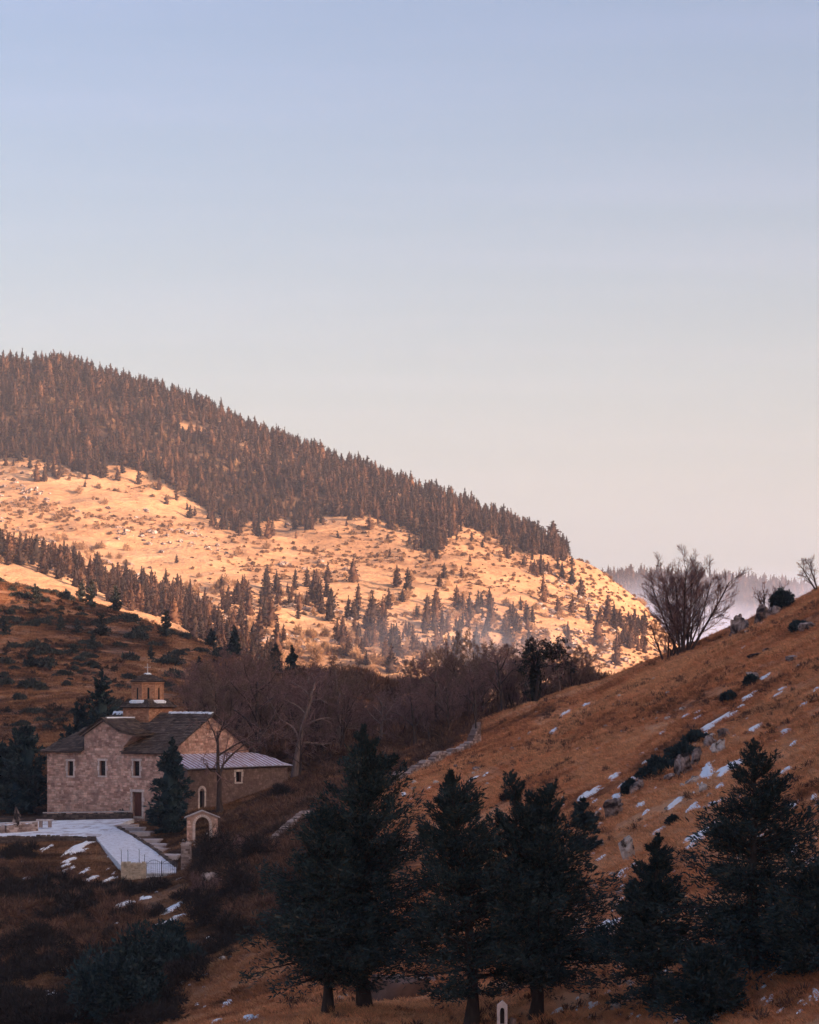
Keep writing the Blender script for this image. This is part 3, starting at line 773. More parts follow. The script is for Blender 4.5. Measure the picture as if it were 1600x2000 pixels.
def bare_tree(seed, H, spread=0.5, levels=4, kids=(7, 7, 6, 5), trunk_r=0.17, first=0.25, up=0.25, stems=1, stem_spread=0.35, wiggle=0.10, ratio=(0.62, 0.55, 0.5, 0.5), twig_r=0.008, rr=.6, angle=(0.55, 0.65, 0.7, 0.75), gravity=0.0):
    """leafless tree as (trunk+limbs, twigs)"""
    rng = np.random.default_rng(seed)
    wood, twigs = [], []
    def branch(p, d, L, r, lev):
        k = 6 if lev == 0 else (5 if lev == 1 else (4 if lev == 2 else 3))
        pts = [p.copy()]; dd = d.copy()
        for i in range(k - 1):
            dd = dd + rng.normal(size=3) * wiggle * ((1 + .4 * lev) if lev else .45) + np.array([0, 0, up * (.25 if lev == 0 else .5) - gravity * (lev >= 2)]) / k
            dd /= math.sqrt(dd @ dd); pts.append(pts[-1] + dd * L / (k - 1))
        pts = np.array(pts); u = np.linspace(0, 1, k)
        rend = r * (.32 if lev < levels - 1 else .25)
        rad = r + (rend - r) * u
        if lev == 0: rad[0] *= 1.35
        (wood if lev < 2 else twigs).append(tube_np(pts, np.maximum(rad, twig_r * .6), 7 if lev == 0 else (5 if lev == 1 else 3)))
        if lev >= levels: return
        n = kids[lev]; n = max(2, int(n * rng.uniform(.75, 1.3)))
        f0 = first if lev == 0 else .18
        for i in range(n):
            t = f0 + (1 - f0) * ((i + rng.random()) / n) ** .85
            t = min(t, .995); j = min(int(t * (k - 1)), k - 2); fr = t * (k - 1) - j
            q = pts[j] * (1 - fr) + pts[j + 1] * fr
            dl = pts[j + 1] - pts[j]; dl /= np.linalg.norm(dl)
            rv = rng.normal(size=3)
            if lev == 0: g_ = 2.4 * i + rng.normal(0, .35); rv = np.array([math.cos(g_), math.sin(g_), 0.01])
            s = np.array([dl[1] * rv[2] - dl[2] * rv[1], dl[2] * rv[0] - dl[0] * rv[2], dl[0] * rv[1] - dl[1] * rv[0]]); s /= (math.sqrt(s @ s) + 1e-9)
            a = angle[lev] * rng.uniform(.6, 1.35) * (1.0 + spread * (1 - t) * .5)
            nd = dl * math.cos(a) + s * math.sin(a); nd[2] += up * .35; nd /= np.linalg.norm(nd)
            ln = L * ratio[lev] * rng.uniform(.6, 1.2) * (1.15 - .55 * t)
            branch(q, nd, ln, max(np.interp(t, u, rad) * rr, twig_r), lev + 1)
    for s in range(stems):
        if stems == 1: d = np.array([rng.normal(0, .05), rng.normal(0, .05), 1.0]); p = np.zeros(3); hh = H * .72
        else:
            a = s * 2.4 + rng.uniform(-.3, .3); e = stem_spread * rng.uniform(.3, 1.1)
            d = np.array([math.cos(a) * e, math.sin(a) * e, 1.0]); p = np.array([math.cos(a), math.sin(a), 0]) * .18 * (1 + s * .15); hh = H * rng.uniform(.6, .82)
        p[2] -= .25
        branch(p, d / np.linalg.norm(d), hh, trunk_r * (1 if stems == 1 else rng.uniform(.5, .85)), 0)
    return merge(wood), merge(twigs)

def tree_thing(name, wood, crown, wood_mat, crown_mat, crown_name='crown', trunk_name='trunk'):
    root = empty(name)
    link(trunk_name, np_mesh(name + '_' + trunk_name, wood[0], wood[1], wood_mat, True), root)
    link(crown_name, np_mesh(name + '_' + crown_name, crown[0], crown[1], crown_mat), root)
    return root

from mathutils import noise as mnoise
def rock_mesh(seed, w, d, h, mat='rock', sub=3, sharp=0.5):
    """broken limestone: planes cut off a ball, then clefts and ledges"""
    rng = np.random.default_rng(seed)
    bm = bmesh.new(); bmesh.ops.create_icosphere(bm, subdivisions=sub, radius=1.0)
    co = np.array([v.co[:] for v in bm.verts])
    for i in range(14):
        n = rng.normal(size=3); n /= np.linalg.norm(n); lim = rng.uniform(.5, .92)
        dd = co @ n; over = np.maximum(dd - lim, 0); co = co - n * over[:, None] * .95
    off = rng.uniform(-50, 50, 3)
    if sub >= 3:
        k = 1.6; dis = np.empty(len(co))
        for i, c in enumerate(co):
            p = Vector((c[0] * k + off[0], c[1] * k + off[1], c[2] * k * .8 + off[2]))
            cl = 1 - abs(mnoise.noise(p * 1.1)) * 2.6          # ridged: clefts
            dis[i] = .30 * mnoise.noise(p * .8) - .26 * max(cl - .55, 0) * 2 + .10 * mnoise.noise(p * 3.1) + .05 * mnoise.noise(p * 7.0)
        co = co * (1 + sharp * dis[:, None])
    co = co * np.array([w * .6, d * .6, h * .74]); co[:, 2] += h * .34
    for v, c in zip(bm.verts, co): v.co = c
    me = bpy.data.meshes.new('rock'); bm.to_mesh(me); bm.free(); me.materials.append(MATS[mat]); return me

# scatter of tiny things nobody could count: points + instancer
def scatter(name, pts, rz, scl, src_me, label, cat, tilt=None):
    me = bpy.data.meshes.new(name + '_points'); me.vertices.add(len(pts))
    me.vertices.foreach_set('co', np.ascontiguousarray(pts, dtype=np.float32).ravel())
    a = me.attributes.new('rot', 'FLOAT_VECTOR', 'POINT'); rv = np.zeros((len(pts), 3), dtype=np.float32); rv[:, 2] = rz
    if tilt is not None: rv[:, :2] = tilt
    a.data.foreach_set('vector', rv.ravel())
    scl = np.asarray(scl, dtype=np.float32); scl = np.repeat(scl[:, None], 3, 1) if scl.ndim == 1 else scl
    a = me.attributes.new('scl', 'FLOAT_VECTOR', 'POINT'); a.data.foreach_set('vector', np.ascontiguousarray(scl).ravel())
    o = link(name, me)
    ng = bpy.data.node_groups.new(name + '_scatter', 'GeometryNodeTree')
    ng.interface.new_socket('Geometry', in_out='INPUT', socket_type='NodeSocketGeometry'); ng.interface.new_socket('Geometry', in_out='OUTPUT', socket_type='NodeSocketGeometry')
    N = ng.nodes; gi = N.new('NodeGroupInput'); go = N.new('NodeGroupOutput'); ip = N.new('GeometryNodeInstanceOnPoints')
    ng.links.new(gi.outputs[0], ip.inputs['Points'])
    srcs = src_me if isinstance(src_me, list) else [src_me]
    oj = []
    for s in srcs:
        so = bpy.data.objects.new(name + '_source', s); COL.objects.link(so); so.hide_render = True; so.hide_viewport = False; so.location = (0, -30, -60); oj.append(so); so['kind'] = 'helper'
    if len(oj) == 1:
        oi = N.new('GeometryNodeObjectInfo'); oi.inputs['Object'].default_value = oj[0]; oi.transform_space = 'ORIGINAL'
        ng.links.new(oi.outputs['Geometry'], ip.inputs['Instance'])
    else:
        gi2 = N.new('GeometryNodeGeometryToInstance')
        for so in reversed(oj):
            oi = N.new('GeometryNodeObjectInfo'); oi.inputs['Object'].default_value = so; oi.transform_space = 'ORIGINAL'
            ng.links.new(oi.outputs['Geometry'], gi2.inputs[0])
        ng.links.new(gi2.outputs[0], ip.inputs['Instance']); ip.inputs['Pick Instance'].default_value = True
        rnd = N.new('FunctionNodeRandomValue'); rnd.data_type = 'INT'; rnd.inputs[4].default_value = 0; rnd.inputs[5].default_value = len(oj) - 1
        ng.links.new(rnd.outputs[2], ip.inputs['Instance Index'])
    for nm, inp, ty in (('rot', 'Rotation', 'FLOAT_VECTOR'), ('scl', 'Scale', 'FLOAT_VECTOR')):
        na = N.new('GeometryNodeInputNamedAttribute'); na.data_type = ty; na.inputs['Name'].default_value = nm
        ng.links.new(na.outputs['Attribute'], ip.inputs[inp])
    ng.links.new(ip.outputs[0], go.inputs[0])
    md = o.modifiers.new('scatter', 'NODES'); md.node_group = ng
    stuff(o, label, cat); return o

def in_poly(px, py, poly):
    px = np.asarray(px); py = np.asarray(py); ins = np.zeros(px.shape, bool); n = len(poly); j = n - 1
    for i in range(n):
        xi, yi = poly[i]; xj, yj = poly[j]
        c = ((yi > py) != (yj > py)) & (px < (xj - xi) * (py - yi) / (yj - yi + 1e-12) + xi)
        ins ^= c; j = i
    return ins

# ---------------------------------------------------------------- church
TH = R(36.0)
CB = P(330, 1597, 245.0)                       # near corner of the church, at its foot
church = empty('church', CB, math.pi - TH)
tag(church, 'old stone church with dark slate roof and small domed drum on top', 'church')
LL, WW, HE, HR = 16.05, 12.0, 6.3, 9.8
Zv = np.array([0, 0, 1.0])

def frame(o, u, n): return (np.array(o, float), np.array(u, float), np.array(n, float))
def fp(fr, a, z, d=0.0): return fr[0] + fr[1] * a + Zv * z + fr[2] * d

def panel(mb, fr, u0, u1, z0, z1, holes=(), deep=0.35):
    us = sorted({u0, u1, *[h[0] for h in holes], *[h[1] for h in holes]}); zs = sorted({z0, z1, *[h[2] for h in holes], *[h[3] for h in holes]})
    for i in range(len(us) - 1):
        for j in range(len(zs) - 1):
            uc, zc = (us[i] + us[i + 1]) / 2, (zs[j] + zs[j + 1]) / 2
            if any(h[0] < uc < h[1] and h[2] < zc < h[3] for h in holes): continue
            mb.add([fp(fr, us[i], zs[j]), fp(fr, us[i + 1], zs[j]), fp(fr, us[i + 1], zs[j + 1]), fp(fr, us[i], zs[j + 1])], [(0, 1, 2, 3)])
    for a, b_, c, d in holes:
        q = [(a, c), (b_, c), (b_, d), (a, d)]
        for k in range(4):
            p0, p1 = q[k], q[(k + 1) % 4]
            mb.add([fp(fr, *p0), fp(fr, *p1), fp(fr, *p1, -deep), fp(fr, *p0, -deep)], [(0, 1, 2, 3)])

def stones(mb, fr, u0, u1, z0, z1, inside, rng, ch=(.16, .27), ln=(.28, .62), proud=(.012, .045), gap=.022):
    z = z0
    while z < z1 - .08:
        h = min(rng.uniform(*ch), z1 - z); u = u0 - rng.uniform(0, .3)
        while u < u1:
            l = rng.uniform(*ln); a, b_ = max(u, u0), min(u + l, u1)
            if b_ - a > .1 and inside((a + b_) / 2, z + h / 2, (b_ - a) / 2, h / 2):
                p = rng.uniform(*proud); j = lambda: rng.uniform(-.018, .018)
                g = gap / 2
                qs = [(a + g + j(), z + g + j()), (b_ - g + j(), z + g + j()), (b_ - g + j(), z + h - g + j()), (a + g + j(), z + h - g + j())]
                cu, cz = (a + b_) / 2, z + h / 2
                back = [fp(fr, uu, zz, -.02) for uu, zz in qs]
                frt = [fp(fr, cu + (uu - cu) * .93, cz + (zz - cz) * .88, p) for uu, zz in qs]
                mb.hexa(back + frt)
            u += l
        z += h

def free_of(holes, m=.02):
    def f(u, z, du, dz):
        return not any(h[0] - m - du < u < h[1] + m + du and h[2] - m - dz < z < h[3] + m + dz for h in holes)
    return f

def surround(parent, fr, a, b_, c, d, rng, w=.2, proud=.05):
    """dressed stones round an opening, one part each"""
    def blk(u0, u1, z0, z1):
        m = MB(); p = proud + rng.uniform(-.012, .012)
        m.hexa([fp(fr, u0, z0, -.1), fp(fr, u1, z0, -.1), fp(fr, u1, z1, -.1), fp(fr, u0, z1, -.1), fp(fr, u0 + .01, z0 + .01, p), fp(fr, u1 - .01, z0 + .01, p), fp(fr, u1 - .01, z1 - .01, p), fp(fr, u0 + .01, z1 - .01, p)])
        m.build('surround_stone', 'dressed_stone', parent)
    blk(a - w * 1.3, b_ + w * 1.3, d, d + w * 1.1); blk(a - w * 1.1, b_ + w * 1.1, c - w * .8, c)
    n = max(2, int((d - c) / .42)); hs = (d - c) / n
    for i in range(n):
        e = w * (1.45 if i % 2 else .85)
        blk(a - e, a, c + i * hs + .006, c + (i + 1) * hs - .006); blk(b_, b_ + e, c + i * hs + .006, c + (i + 1) * hs - .006)

def window(parent, fr, a, b_, c, d, rng, mull=True):
    o = MB(); t = .06
    for (u0, u1, z0, z1) in ((a, a + t, c, d), (b_ - t, b_, c, d), (a + t, b_ - t, c, c + t), (a + t, b_ - t, d - t, d)):
        o.hexa([fp(fr, u0, z0, -.26), fp(fr, u1, z0, -.26), fp(fr, u1, z1, -.26), fp(fr, u0, z1, -.26), fp(fr, u0, z0, -.19), fp(fr, u1, z0, -.19), fp(fr, u1, z1, -.19), fp(fr, u0, z1, -.19)])
    w = o.build('window', 'door', parent)
    g = MB(); g.add([fp(fr, a, c, -.245), fp(fr, b_, c, -.245), fp(fr, b_, d, -.245), fp(fr, a, d, -.245)], [(0, 1, 2, 3)]); g.build('pane', 'glass', w)
    if mull:
        for z in (c + (d - c) * .33, c + (d - c) * .66):
            k = MB(); k.hexa([fp(fr, a, z - .015, -.235), fp(fr, b_, z - .015, -.235), fp(fr, b_, z + .015, -.235), fp(fr, a, z + .015, -.235), fp(fr, a, z - .015, -.2), fp(fr, b_, z - .015, -.2), fp(fr, b_, z + .015, -.2), fp(fr, a, z + .015, -.2)])
            k.build('bar', 'iron', w)
    surround(w, fr, a, b_, c, d, rng)
    return w

def slab(mb, quad, t=.12):
    q = [np.array(p, float) for p in quad]; n = np.cross(q[1] - q[0], q[-1] - q[0]); n /= np.linalg.norm(n)
    if n[2] < 0: n = -n
    if len(q) == 4: mb.hexa([p - n * t for p in q] + q)
    else: mb.add([p - n * t for p in q] + q, [(2, 1, 0), (3, 4, 5), (0, 1, 4, 3), (1, 2, 5, 4), (2, 0, 3, 5)])

def slates(mb, o, a, s, alen, slen, inside, rng, size=(.38, .62), row=.30, th=.05):
    """rows of stone slates on a roof plane; a along the eave, s up the slope"""
    o, a, s = (np.array(k, float) for k in (o, a, s)); a /= np.linalg.norm(a); s /= np.linalg.norm(s)
    n = np.cross(a, s); n /= np.linalg.norm(n)
    if n[2] < 0: n = -n
    y = -.06
    while y < slen:
        rr = row * rng.uniform(.85, 1.15); u = -rng.uniform(0, .4)
        while u < alen:
            w = rng.uniform(*size); c = u + w / 2
            if inside(c, y + rr * .5):
                k = rr * 1.55; lo = .045 + rng.uniform(0, .045); hi = .01; e = rng.uniform(-.04, .04, 4)
                base = [(u + .01 + e[0] * .3, y + e[0]), (u + w - .01, y + e[1]), (u + w - .02 + e[2] * .3, y + k), (u + .02, y + k)]
                lift = [lo, lo + e[3] * .3, hi, hi]
                b0 = [o + a * p + s * q + n * l for (p, q), l in zip(base, lift)]
                mb.hexa(b0 + [p + n * th for p in b0])
            u += w
        y += rr

def build_church():
    rng = np.random.default_rng(5)
    front = frame((0, 0, 0), (1, 0, 0), (0, 1, 0)); gable = frame((0, 0, 0), (0, -1, 0), (-1, 0, 0))
    wins = [(12.5, 13.25, 3.75, 5.2), (8.2, 9.0, 3.85, 5.3), (3.75, 4.55, 3.9, 5.35)]
    door = (3.45, 4.65, 0.0, 2.35)
    niche = (5.5, 6.1, 8.35, 9.05)
    # walls
    w = MB()
    panel(w, front, 0, LL, -1.5, HE, wins + [door])
    panel(w, gable, 0, WW, -1.5, HE)
    # gable triangle with its niche left open
    g = gable; gy = WW / 2
    w.add([fp(g, 0, HE), fp(g, WW, HE), fp(g, gy + .3, HR - .25), fp(g, gy - .3, HR - .25), fp(g, gy, HR - .08)], [(0, 1, 2, 4, 3)])
    w.add([fp(frame((LL, 0, 0), (0, -1, 0), (1, 0, 0)), *q) for q in ((0, -1.5), (WW, -1.5), (WW, HE), (0, HE))], [(0, 1, 2, 3)])
    w.add([(0, -WW, -1.5), (LL, -WW, -1.5), (LL, -WW, HE), (0, -WW, HE)], [(0, 1, 2, 3)])
    w.build('wall', 'mortar', church)
    s = MB()
    stones(s, front, 0, LL, -.9, HE, free_of(wins + [door], .16), rng)
    def tri(u, z, du, dz):
        if z < HE: return True
        half = gy * (1 - (z + dz - HE) / (HR - .2 - HE)); return abs(u - gy) + du < half and not (niche[0] - du < u < niche[1] + du and niche[2] - dz < z < niche[3] + dz)
    stones(s, gable, 0, WW, 4.5, HR - .2, tri, rng)
    stuff(s.build('wall_stones', 'wall_stone', church))
    # cross gable flush with the long wall
    f2 = frame((0, .03, 0), (1, 0, 0), (0, 1, 0))
    prof = [(11.0, 6.0), (5.9, 6.0), (5.82, 6.75), (4.75, 7.7), (4.4, 7.86), (6.2, 8.16), (8.3, 9.22), (10.85, 7.86), (11.0, 7.7)]
    tg = MB(); k = len(prof)
    tg.add([fp(f2, *p) for p in prof] + [fp(f2, *p, -2.4) for p in prof], [tuple(reversed(range(k)))] + [(i, (i + 1) % k, k + (i + 1) % k, k + i) for i in range(k)])
    cg = tg.build('cross_gable', 'mortar', church)
    ts = MB()
    def ing(u, z, du, dz):
        for (a, b_) in ((u - du, z - dz), (u + du, z - dz), (u - du, z + dz), (u + du, z + dz)):
            if not in_poly(np.array([a]), np.array([b_]), prof)[0]: return False
        return True
    stones(ts, f2, 4.2, 11.2, 6.3, 9.2, ing, rng)
    stuff(ts.build('gable_stones', 'wall_stone', cg))
    for w_ in wins: window(church, front, *w_, rng)
    # niche
    n = MB(); n.hexa([fp(gable, niche[0], niche[2], .01), fp(gable, niche[1], niche[2], .01), fp(gable, niche[1], niche[3], .01), fp(gable, niche[0], niche[3], .01), fp(gable, niche[0] + .1, niche[2], .03), fp(gable, niche[1] - .1, niche[2], .03), fp(gable, niche[1] - .15, niche[3], .03), fp(gable, niche[0] + .15, niche[3], .03)])
    n.build('niche', 'drum_brick', church)
    # door
    d = MB()
    for i in range(4):
        a = door[0] + .08 + i * .26; d.hexa([fp(front, a, .05, -.3), fp(front, a + .25, .05, -.3), fp(front, a + .25, 2.27, -.3), fp(front, a, 2.27, -.3), fp(front, a, .05, -.2), fp(front, a + .25, .05, -.2), fp(front, a + .25, 2.27, -.2), fp(front, a, 2.27, -.2)])
    dd = d.build('door', 'door', church)
    h = MB(); h.tube([fp(front, 3.7, 1.1, -.2), fp(front, 3.7, 1.1, -.13), fp(front, 3.7, 1.22, -.13)], [.02] * 3, 5); h.build('handle', 'iron', dd)
    surround(dd, front, door[0], door[1], door[2], door[3], rng, .24)
    # main roof
    ov = .5; sl = (HR - HE) / (WW / 2); ez = HE - ov * sl + .12; rz = HR + .12
    E = lambda x, y: (x, y, ez)
    re = 12.4; rf = MB()
    # front slope, stopped behind the cross gable
    zy = lambda y: ez + (ov - y) * sl
    slab(rf, [(-.45, ov, ez), (5.72, ov, ez), (5.72, -WW / 2, rz), (-.45, -WW / 2, rz)])
    slab(rf, [(5.72, -1.9, zy(-1.9)), (11.12, -1.9, zy(-1.9)), (11.12, -WW / 2, rz), (5.72, -WW / 2, rz)])
    slab(rf, [(11.12, ov, ez), (LL + .45, ov, ez), (re, -WW / 2, rz), (11.12, -WW / 2, rz)])
    slab(rf, [(-.45, -WW - ov, ez), (LL + .45, -WW - ov, ez), (re, -WW / 2, rz), (-.45, -WW / 2, rz)])
    slab(rf, [(LL + .45, ov, ez), (LL + .45, -WW - ov, ez), (re, -WW / 2, rz)])
    roof = rf.build('roof', 'slate', church)
    sm = MB(); L1 = math.hypot(WW / 2 + ov, rz - ez)
    tr = lambda a, s_: not (5.75 < a - .45 < 11.1 and s_ < 2.7) and a - .45 < LL + .45 - (LL + .45 - re) * s_ / L1 - .1 and s_ < L1 - .1
    slates(sm, (-.45, ov, ez), (1, 0, 0), (0, -(WW / 2 + ov), rz - ez), LL + .9, L1, tr, rng)
    L2 = math.hypot(LL + .45 - re, rz - ez); hw = WW / 2 + ov
    slates(sm, (LL + .45, ov, ez), (0, -1, 0), (-(LL + .45 - re), 0, rz - ez), 2 * hw, L2, lambda a, s_: abs(a - hw) < hw * (1 - s_ / L2) - .1, rng)
    # eave edge course along the gable
    for sy, y0 in ((1, ov), (-1, -WW - ov)):
        n_ = 22
        for i in range(n_):
            t0, t1 = i / n_, (i + 1) / n_; y_a, y_b = y0 + (-WW / 2 - y0) * t0, y0 + (-WW / 2 - y0) * t1; z_a, z_b = ez + (rz - ez) * t0, ez + (rz - ez) * t1; e = rng.uniform(0, .12)
            sm.hexa([(-.5 - e, y_a, z_a - .06), (.3, y_a, z_a - .06), (.3, y_b, z_b - .06), (-.5 - e, y_b, z_b - .06), (-.5 - e, y_a, z_a + .09), (.3, y_a, z_a + .09), (.3, y_b, z_b + .09), (-.5 - e, y_b, z_b + .09)])
    stuff(sm.build('roof_slates', 'slate', roof))
    # cross gable roof
    cr = MB(); yb = lambda z: -((z - HE) / sl) - .25
    seg = [((8.3, 9.42), (11.35, 7.78)), ((8.3, 9.42), (6.15, 8.30)), ((6.15, 8.30), (3.95, 7.92))]
    cs = MB()
    for (a, b_) in seg:
        slab(cr, [(b_[0], .32, b_[1]), (a[0], .32, a[1]), (a[0], yb(a[1]) - .6, a[1]), (b_[0], yb(b_[1]) - .6, b_[1])], .11)
        ln = math.hypot(a[0] - b_[0], a[1] - b_[1])
        slates(cs, (b_[0], .36, b_[1] + .01), (0, -1, 0), (a[0] - b_[0], 0, a[1] - b_[1]), 4.6, ln, lambda u, v: u < 4.5 and v < ln, rng)
    cro = cr.build('cross_gable_roof', 'slate', church); stuff(cs.build('gable_slates', 'slate', cro))
    ed = MB()
    for (a, b_) in seg: ed.hexa([(a[0], .30, a[1] - .2), (a[0], .37, a[1] - .2), (b_[0], .37, b_[1] - .2), (b_[0], .30, b_[1] - .2), (a[0], .30, a[1] - .1), (a[0], .37, a[1] - .1), (b_[0], .37, b_[1] - .1), (b_[0], .30, b_[1] - .1)])
    ed.build('verge', 'weathered_wood' if 'weathered_wood' in MATS else 'wood', cro)
    # drum
    cx, cy = 8.1, -WW / 2; hb = 1.72
    bs = MB(); bs.box(cx - hb, cx + hb, cy - hb, cy + hb, 8.2, 10.55)
    base = bs.build('drum_base', 'drum_brick', church)
    bst = MB()
    for fr, a0 in ((frame((cx - hb, cy + hb, 0), (1, 0, 0), (0, 1, 0)), 0), (frame((cx - hb, cy + hb, 0), (0, -1, 0), (-1, 0, 0)), 0)):
        stones(bst, fr, 0, 2 * hb, 9.0, 10.55, lambda *k: True, rng, (.1, .18), (.2, .45))
    stuff(bst.build('base_stones', 'drum_brick', base))
    def octo(r, z, k=8, ph=math.pi / 8): return [(cx + r * math.cos(ph + 2 * math.pi * i / k), cy + r * math.sin(ph + 2 * math.pi * i / k), z) for i in range(k)]
    def ringed(mb, rings):
        k = len(rings[0]); mb.add(sum(rings, []), [tuple(reversed(range(k)))] + [(j * k + i, j * k + (i + 1) % k, (j + 1) * k + (i + 1) % k, (j + 1) * k + i) for j in range(len(rings) - 1) for i in range(k)] + [tuple(range((len(rings) - 1) * k, len(rings) * k))])
    sk = MB(); e = 1.98
    sq = [(cx - e, cy - e), (cx + e, cy - e), (cx + e, cy + e), (cx - e, cy + e)]; si = 1.45
    for i in range(4):
        p, q = sq[i], sq[(i + 1) % 4]; p2 = (cx + (p[0] - cx) / e * si, cy + (p[1] - cy) / e * si); q2 = (cx + (q[0] - cx) / e * si, cy + (q[1] - cy) / e * si)
        slab(sk, [(*p, 10.5), (*q, 10.5), (*q2, 11.1), (*p2, 11.1)], .1)
        L_ = 2 * e; S_ = math.hypot(e - si, .6)
        slates(sk, (*p, 10.51), (q[0] - p[0], q[1] - p[1], 0), (p2[0] - p[0] + (e - si) * (-1 if i == 0 else 1 if i == 2 else 0) * 0, 0, 0) if False else tuple(np.array([-(p[0] + q[0]) / 2 + cx, -(p[1] + q[1]) / 2 + cy, 0.0]) / e * (e - si) + np.array([0, 0, .6])), L_, S_, lambda a, s_: s_ * (e - si) / S_ < a < L_ - s_ * (e - si) / S_, rng, (.3, .5), .24, .045)
    sk.build('skirt_roof', 'slate', church)
    dr = MB(); ringed(dr, [octo(1.62, 10.9), octo(1.62, 12.85), octo(1.78, 12.9), octo(1.78, 13.0)])
    drum = dr.build('drum', 'drum_brick', church)
    dst = MB(); wl_ = 2 * 1.62 * math.sin(math.pi / 8)
    for i in range(8):
        a0 = math.pi / 8 + 2 * math.pi * i / 8; a1 = a0 + math.pi / 4
        p, q = np.array([cx + 1.62 * math.cos(a0), cy + 1.62 * math.sin(a0), 0]), np.array([cx + 1.62 * math.cos(a1), cy + 1.62 * math.sin(a1), 0])
        u = (q - p) / np.linalg.norm(q - p); nn = np.array([math.cos(a0 + math.pi / 8), math.sin(a0 + math.pi / 8), 0])
        fr = frame(p, u, nn)
        stones(dst, fr, 0, wl_, 11.1, 12.85, free_of([(wl_ / 2 - .13, wl_ / 2 + .13, 11.3, 12.55)], .01), rng, (.09, .15), (.16, .36), (.008, .025))
        g = MB(); g.hexa([fp(fr, wl_ / 2 - .11, 11.3, -.02), fp(fr, wl_ / 2 + .11, 11.3, -.02), fp(fr, wl_ / 2 + .11, 12.45, -.02), fp(fr, wl_ / 2 - .11, 12.45, -.02), fp(fr, wl_ / 2 - .11, 11.3, .006), fp(fr, wl_ / 2 + .11, 11.3, .006), fp(fr, wl_ / 2 + .08, 12.45, .006), fp(fr, wl_ / 2 - .08, 12.45, .006)]); g.build('slit_window', 'glass', drum)
        pl = MB(); pl.tube([fp(fr, 0, 11.05, .0), fp(fr, 0, 12.85, .0)], [.075, .075], 6); pl.build('pilaster', 'drum_brick', drum)
    stuff(dst.build('drum_stones', 'drum_brick', drum))
    cn = MB(); ringed(cn, [octo(1.74, 12.98), octo(1.79, 13.06), octo(1.0, 13.48), octo(.3, 13.78), octo(.05, 13.82)])
    for i in range(8):
        a0 = math.pi / 8 + 2 * math.pi * i / 8; p, q = np.array([cx + 1.8 * math.cos(a0), cy + 1.8 * math.sin(a0), 13.05]), np.array([cx + 1.8 * math.cos(a0 + math.pi / 4), cy + 1.8 * math.sin(a0 + math.pi / 4), 13.05])
        L_ = np.linalg.norm(q - p); m_ = np.array([cx, cy, 13.84]) - (p + q) / 2; S_ = np.linalg.norm(m_)
        slates(cn, p, q - p, m_, L_, S_, lambda a, s_: abs(a - L_ / 2) < L_ / 2 * (1 - s_ / S_) + .05, rng, (.25, .42), .22, .045)
    dome = cn.build('dome_roof', 'slate', church)
    sn = MB(); ringed(sn, [octo(.42, 13.72, 9, .1), octo(.36, 13.86, 9, .2), octo(.12, 13.97, 9, .1)]); sn.build('snow_cap', 'snow', dome)
    cm = MB(); cm.box(cx - .035, cx + .035, cy - .035, cy + .035, 13.8, 14.85)
    a = np.array([-math.cos(TH), math.sin(TH)]);  # arms face the camera
    ax = np.array([math.cos(-(math.pi - TH)), math.sin(-(math.pi - TH)), 0]); c0 = np.array([cx, cy, 0])
    def arm(z, l, t=.035): pp = [c0 + ax * -l + Zv * z, c0 + ax * l + Zv * z]; cm.tube(pp, [t, t], 5)
    arm(14.48, .27)
    for z, l in ((14.48, .27), (14.48, -.27)): cm.tube([c0 + ax * l + Zv * (z - .07), c0 + ax * l + Zv * (z + .07)], [.03, .03], 5)
    cm.build('cross', 'cross', dome)
    # snow lying on the ridge and round the drum
    rs = MB()
    def ridge_snow(x0, x1, z, w):
        k = 16; xs = np.linspace(x0, x1, k)
        for i in range(k - 1):
            if rng.random() < .1: continue
            h0 = .10 + .08 * rng.random(); h1 = .10 + .08 * rng.random(); wv = w * rng.uniform(.7, 1.3)
            rs.hexa([(xs[i], cy - wv, z - .1), (xs[i + 1], cy - wv, z - .1), (xs[i + 1], cy + wv * 1.4, z - .22), (xs[i], cy + wv * 1.4, z - .22), (xs[i], cy - .1, z + h0), (xs[i + 1], cy - .1, z + h1), (xs[i + 1], cy + .1, z + h1), (xs[i], cy + .1, z + h0)])
    ridge_snow(-.4, 5.2, rz + .03, .22); ridge_snow(10.2, 12.6, rz + .03, .3)
    for i in range(26):
        a0 = rng.uniform(0, 6.283) if i > 20 else 6.283 * i / 21; c_, s_ = math.cos(a0), math.sin(a0); r0 = 1.66; r1 = 1.66 + rng.uniform(.12, .3); da = .16
        rs.hexa([(cx + r0 * math.cos(a0 - da), cy + r0 * math.sin(a0 - da), 11.0), (cx + r1 * math.cos(a0 - da), cy + r1 * math.sin(a0 - da), 10.9), (cx + r1 * math.cos(a0 + da), cy + r1 * math.sin(a0 + da), 10.9), (cx + r0 * math.cos(a0 + da), cy + r0 * math.sin(a0 + da), 11.0),
                 (cx + r0 * math.cos(a0 - da), cy + r0 * math.sin(a0 - da), 11.24), (cx + r1 * .98 * math.cos(a0 - da), cy + r1 * .98 * math.sin(a0 - da), 11.1), (cx + r1 * .98 * math.cos(a0 + da), cy + r1 * .98 * math.sin(a0 + da), 11.1), (cx + r0 * math.cos(a0 + da), cy + r0 * math.sin(a0 + da), 11.24)])
    # snow along the back-left edge of the cross gable ridge
    for i in range(6):
        y0 = -.2 - i * .75; rs.hexa([(8.15, y0, 9.42), (8.45, y0, 9.42), (8.45, y0 - .74, 9.42), (8.15, y0 - .74, 9.42), (8.22, y0, 9.58), (8.38, y0, 9.58), (8.38, y0 - .74, 9.58), (8.22, y0 - .74, 9.58)])
    stuff(rs.build('ridge_snow', 'snow', roof))
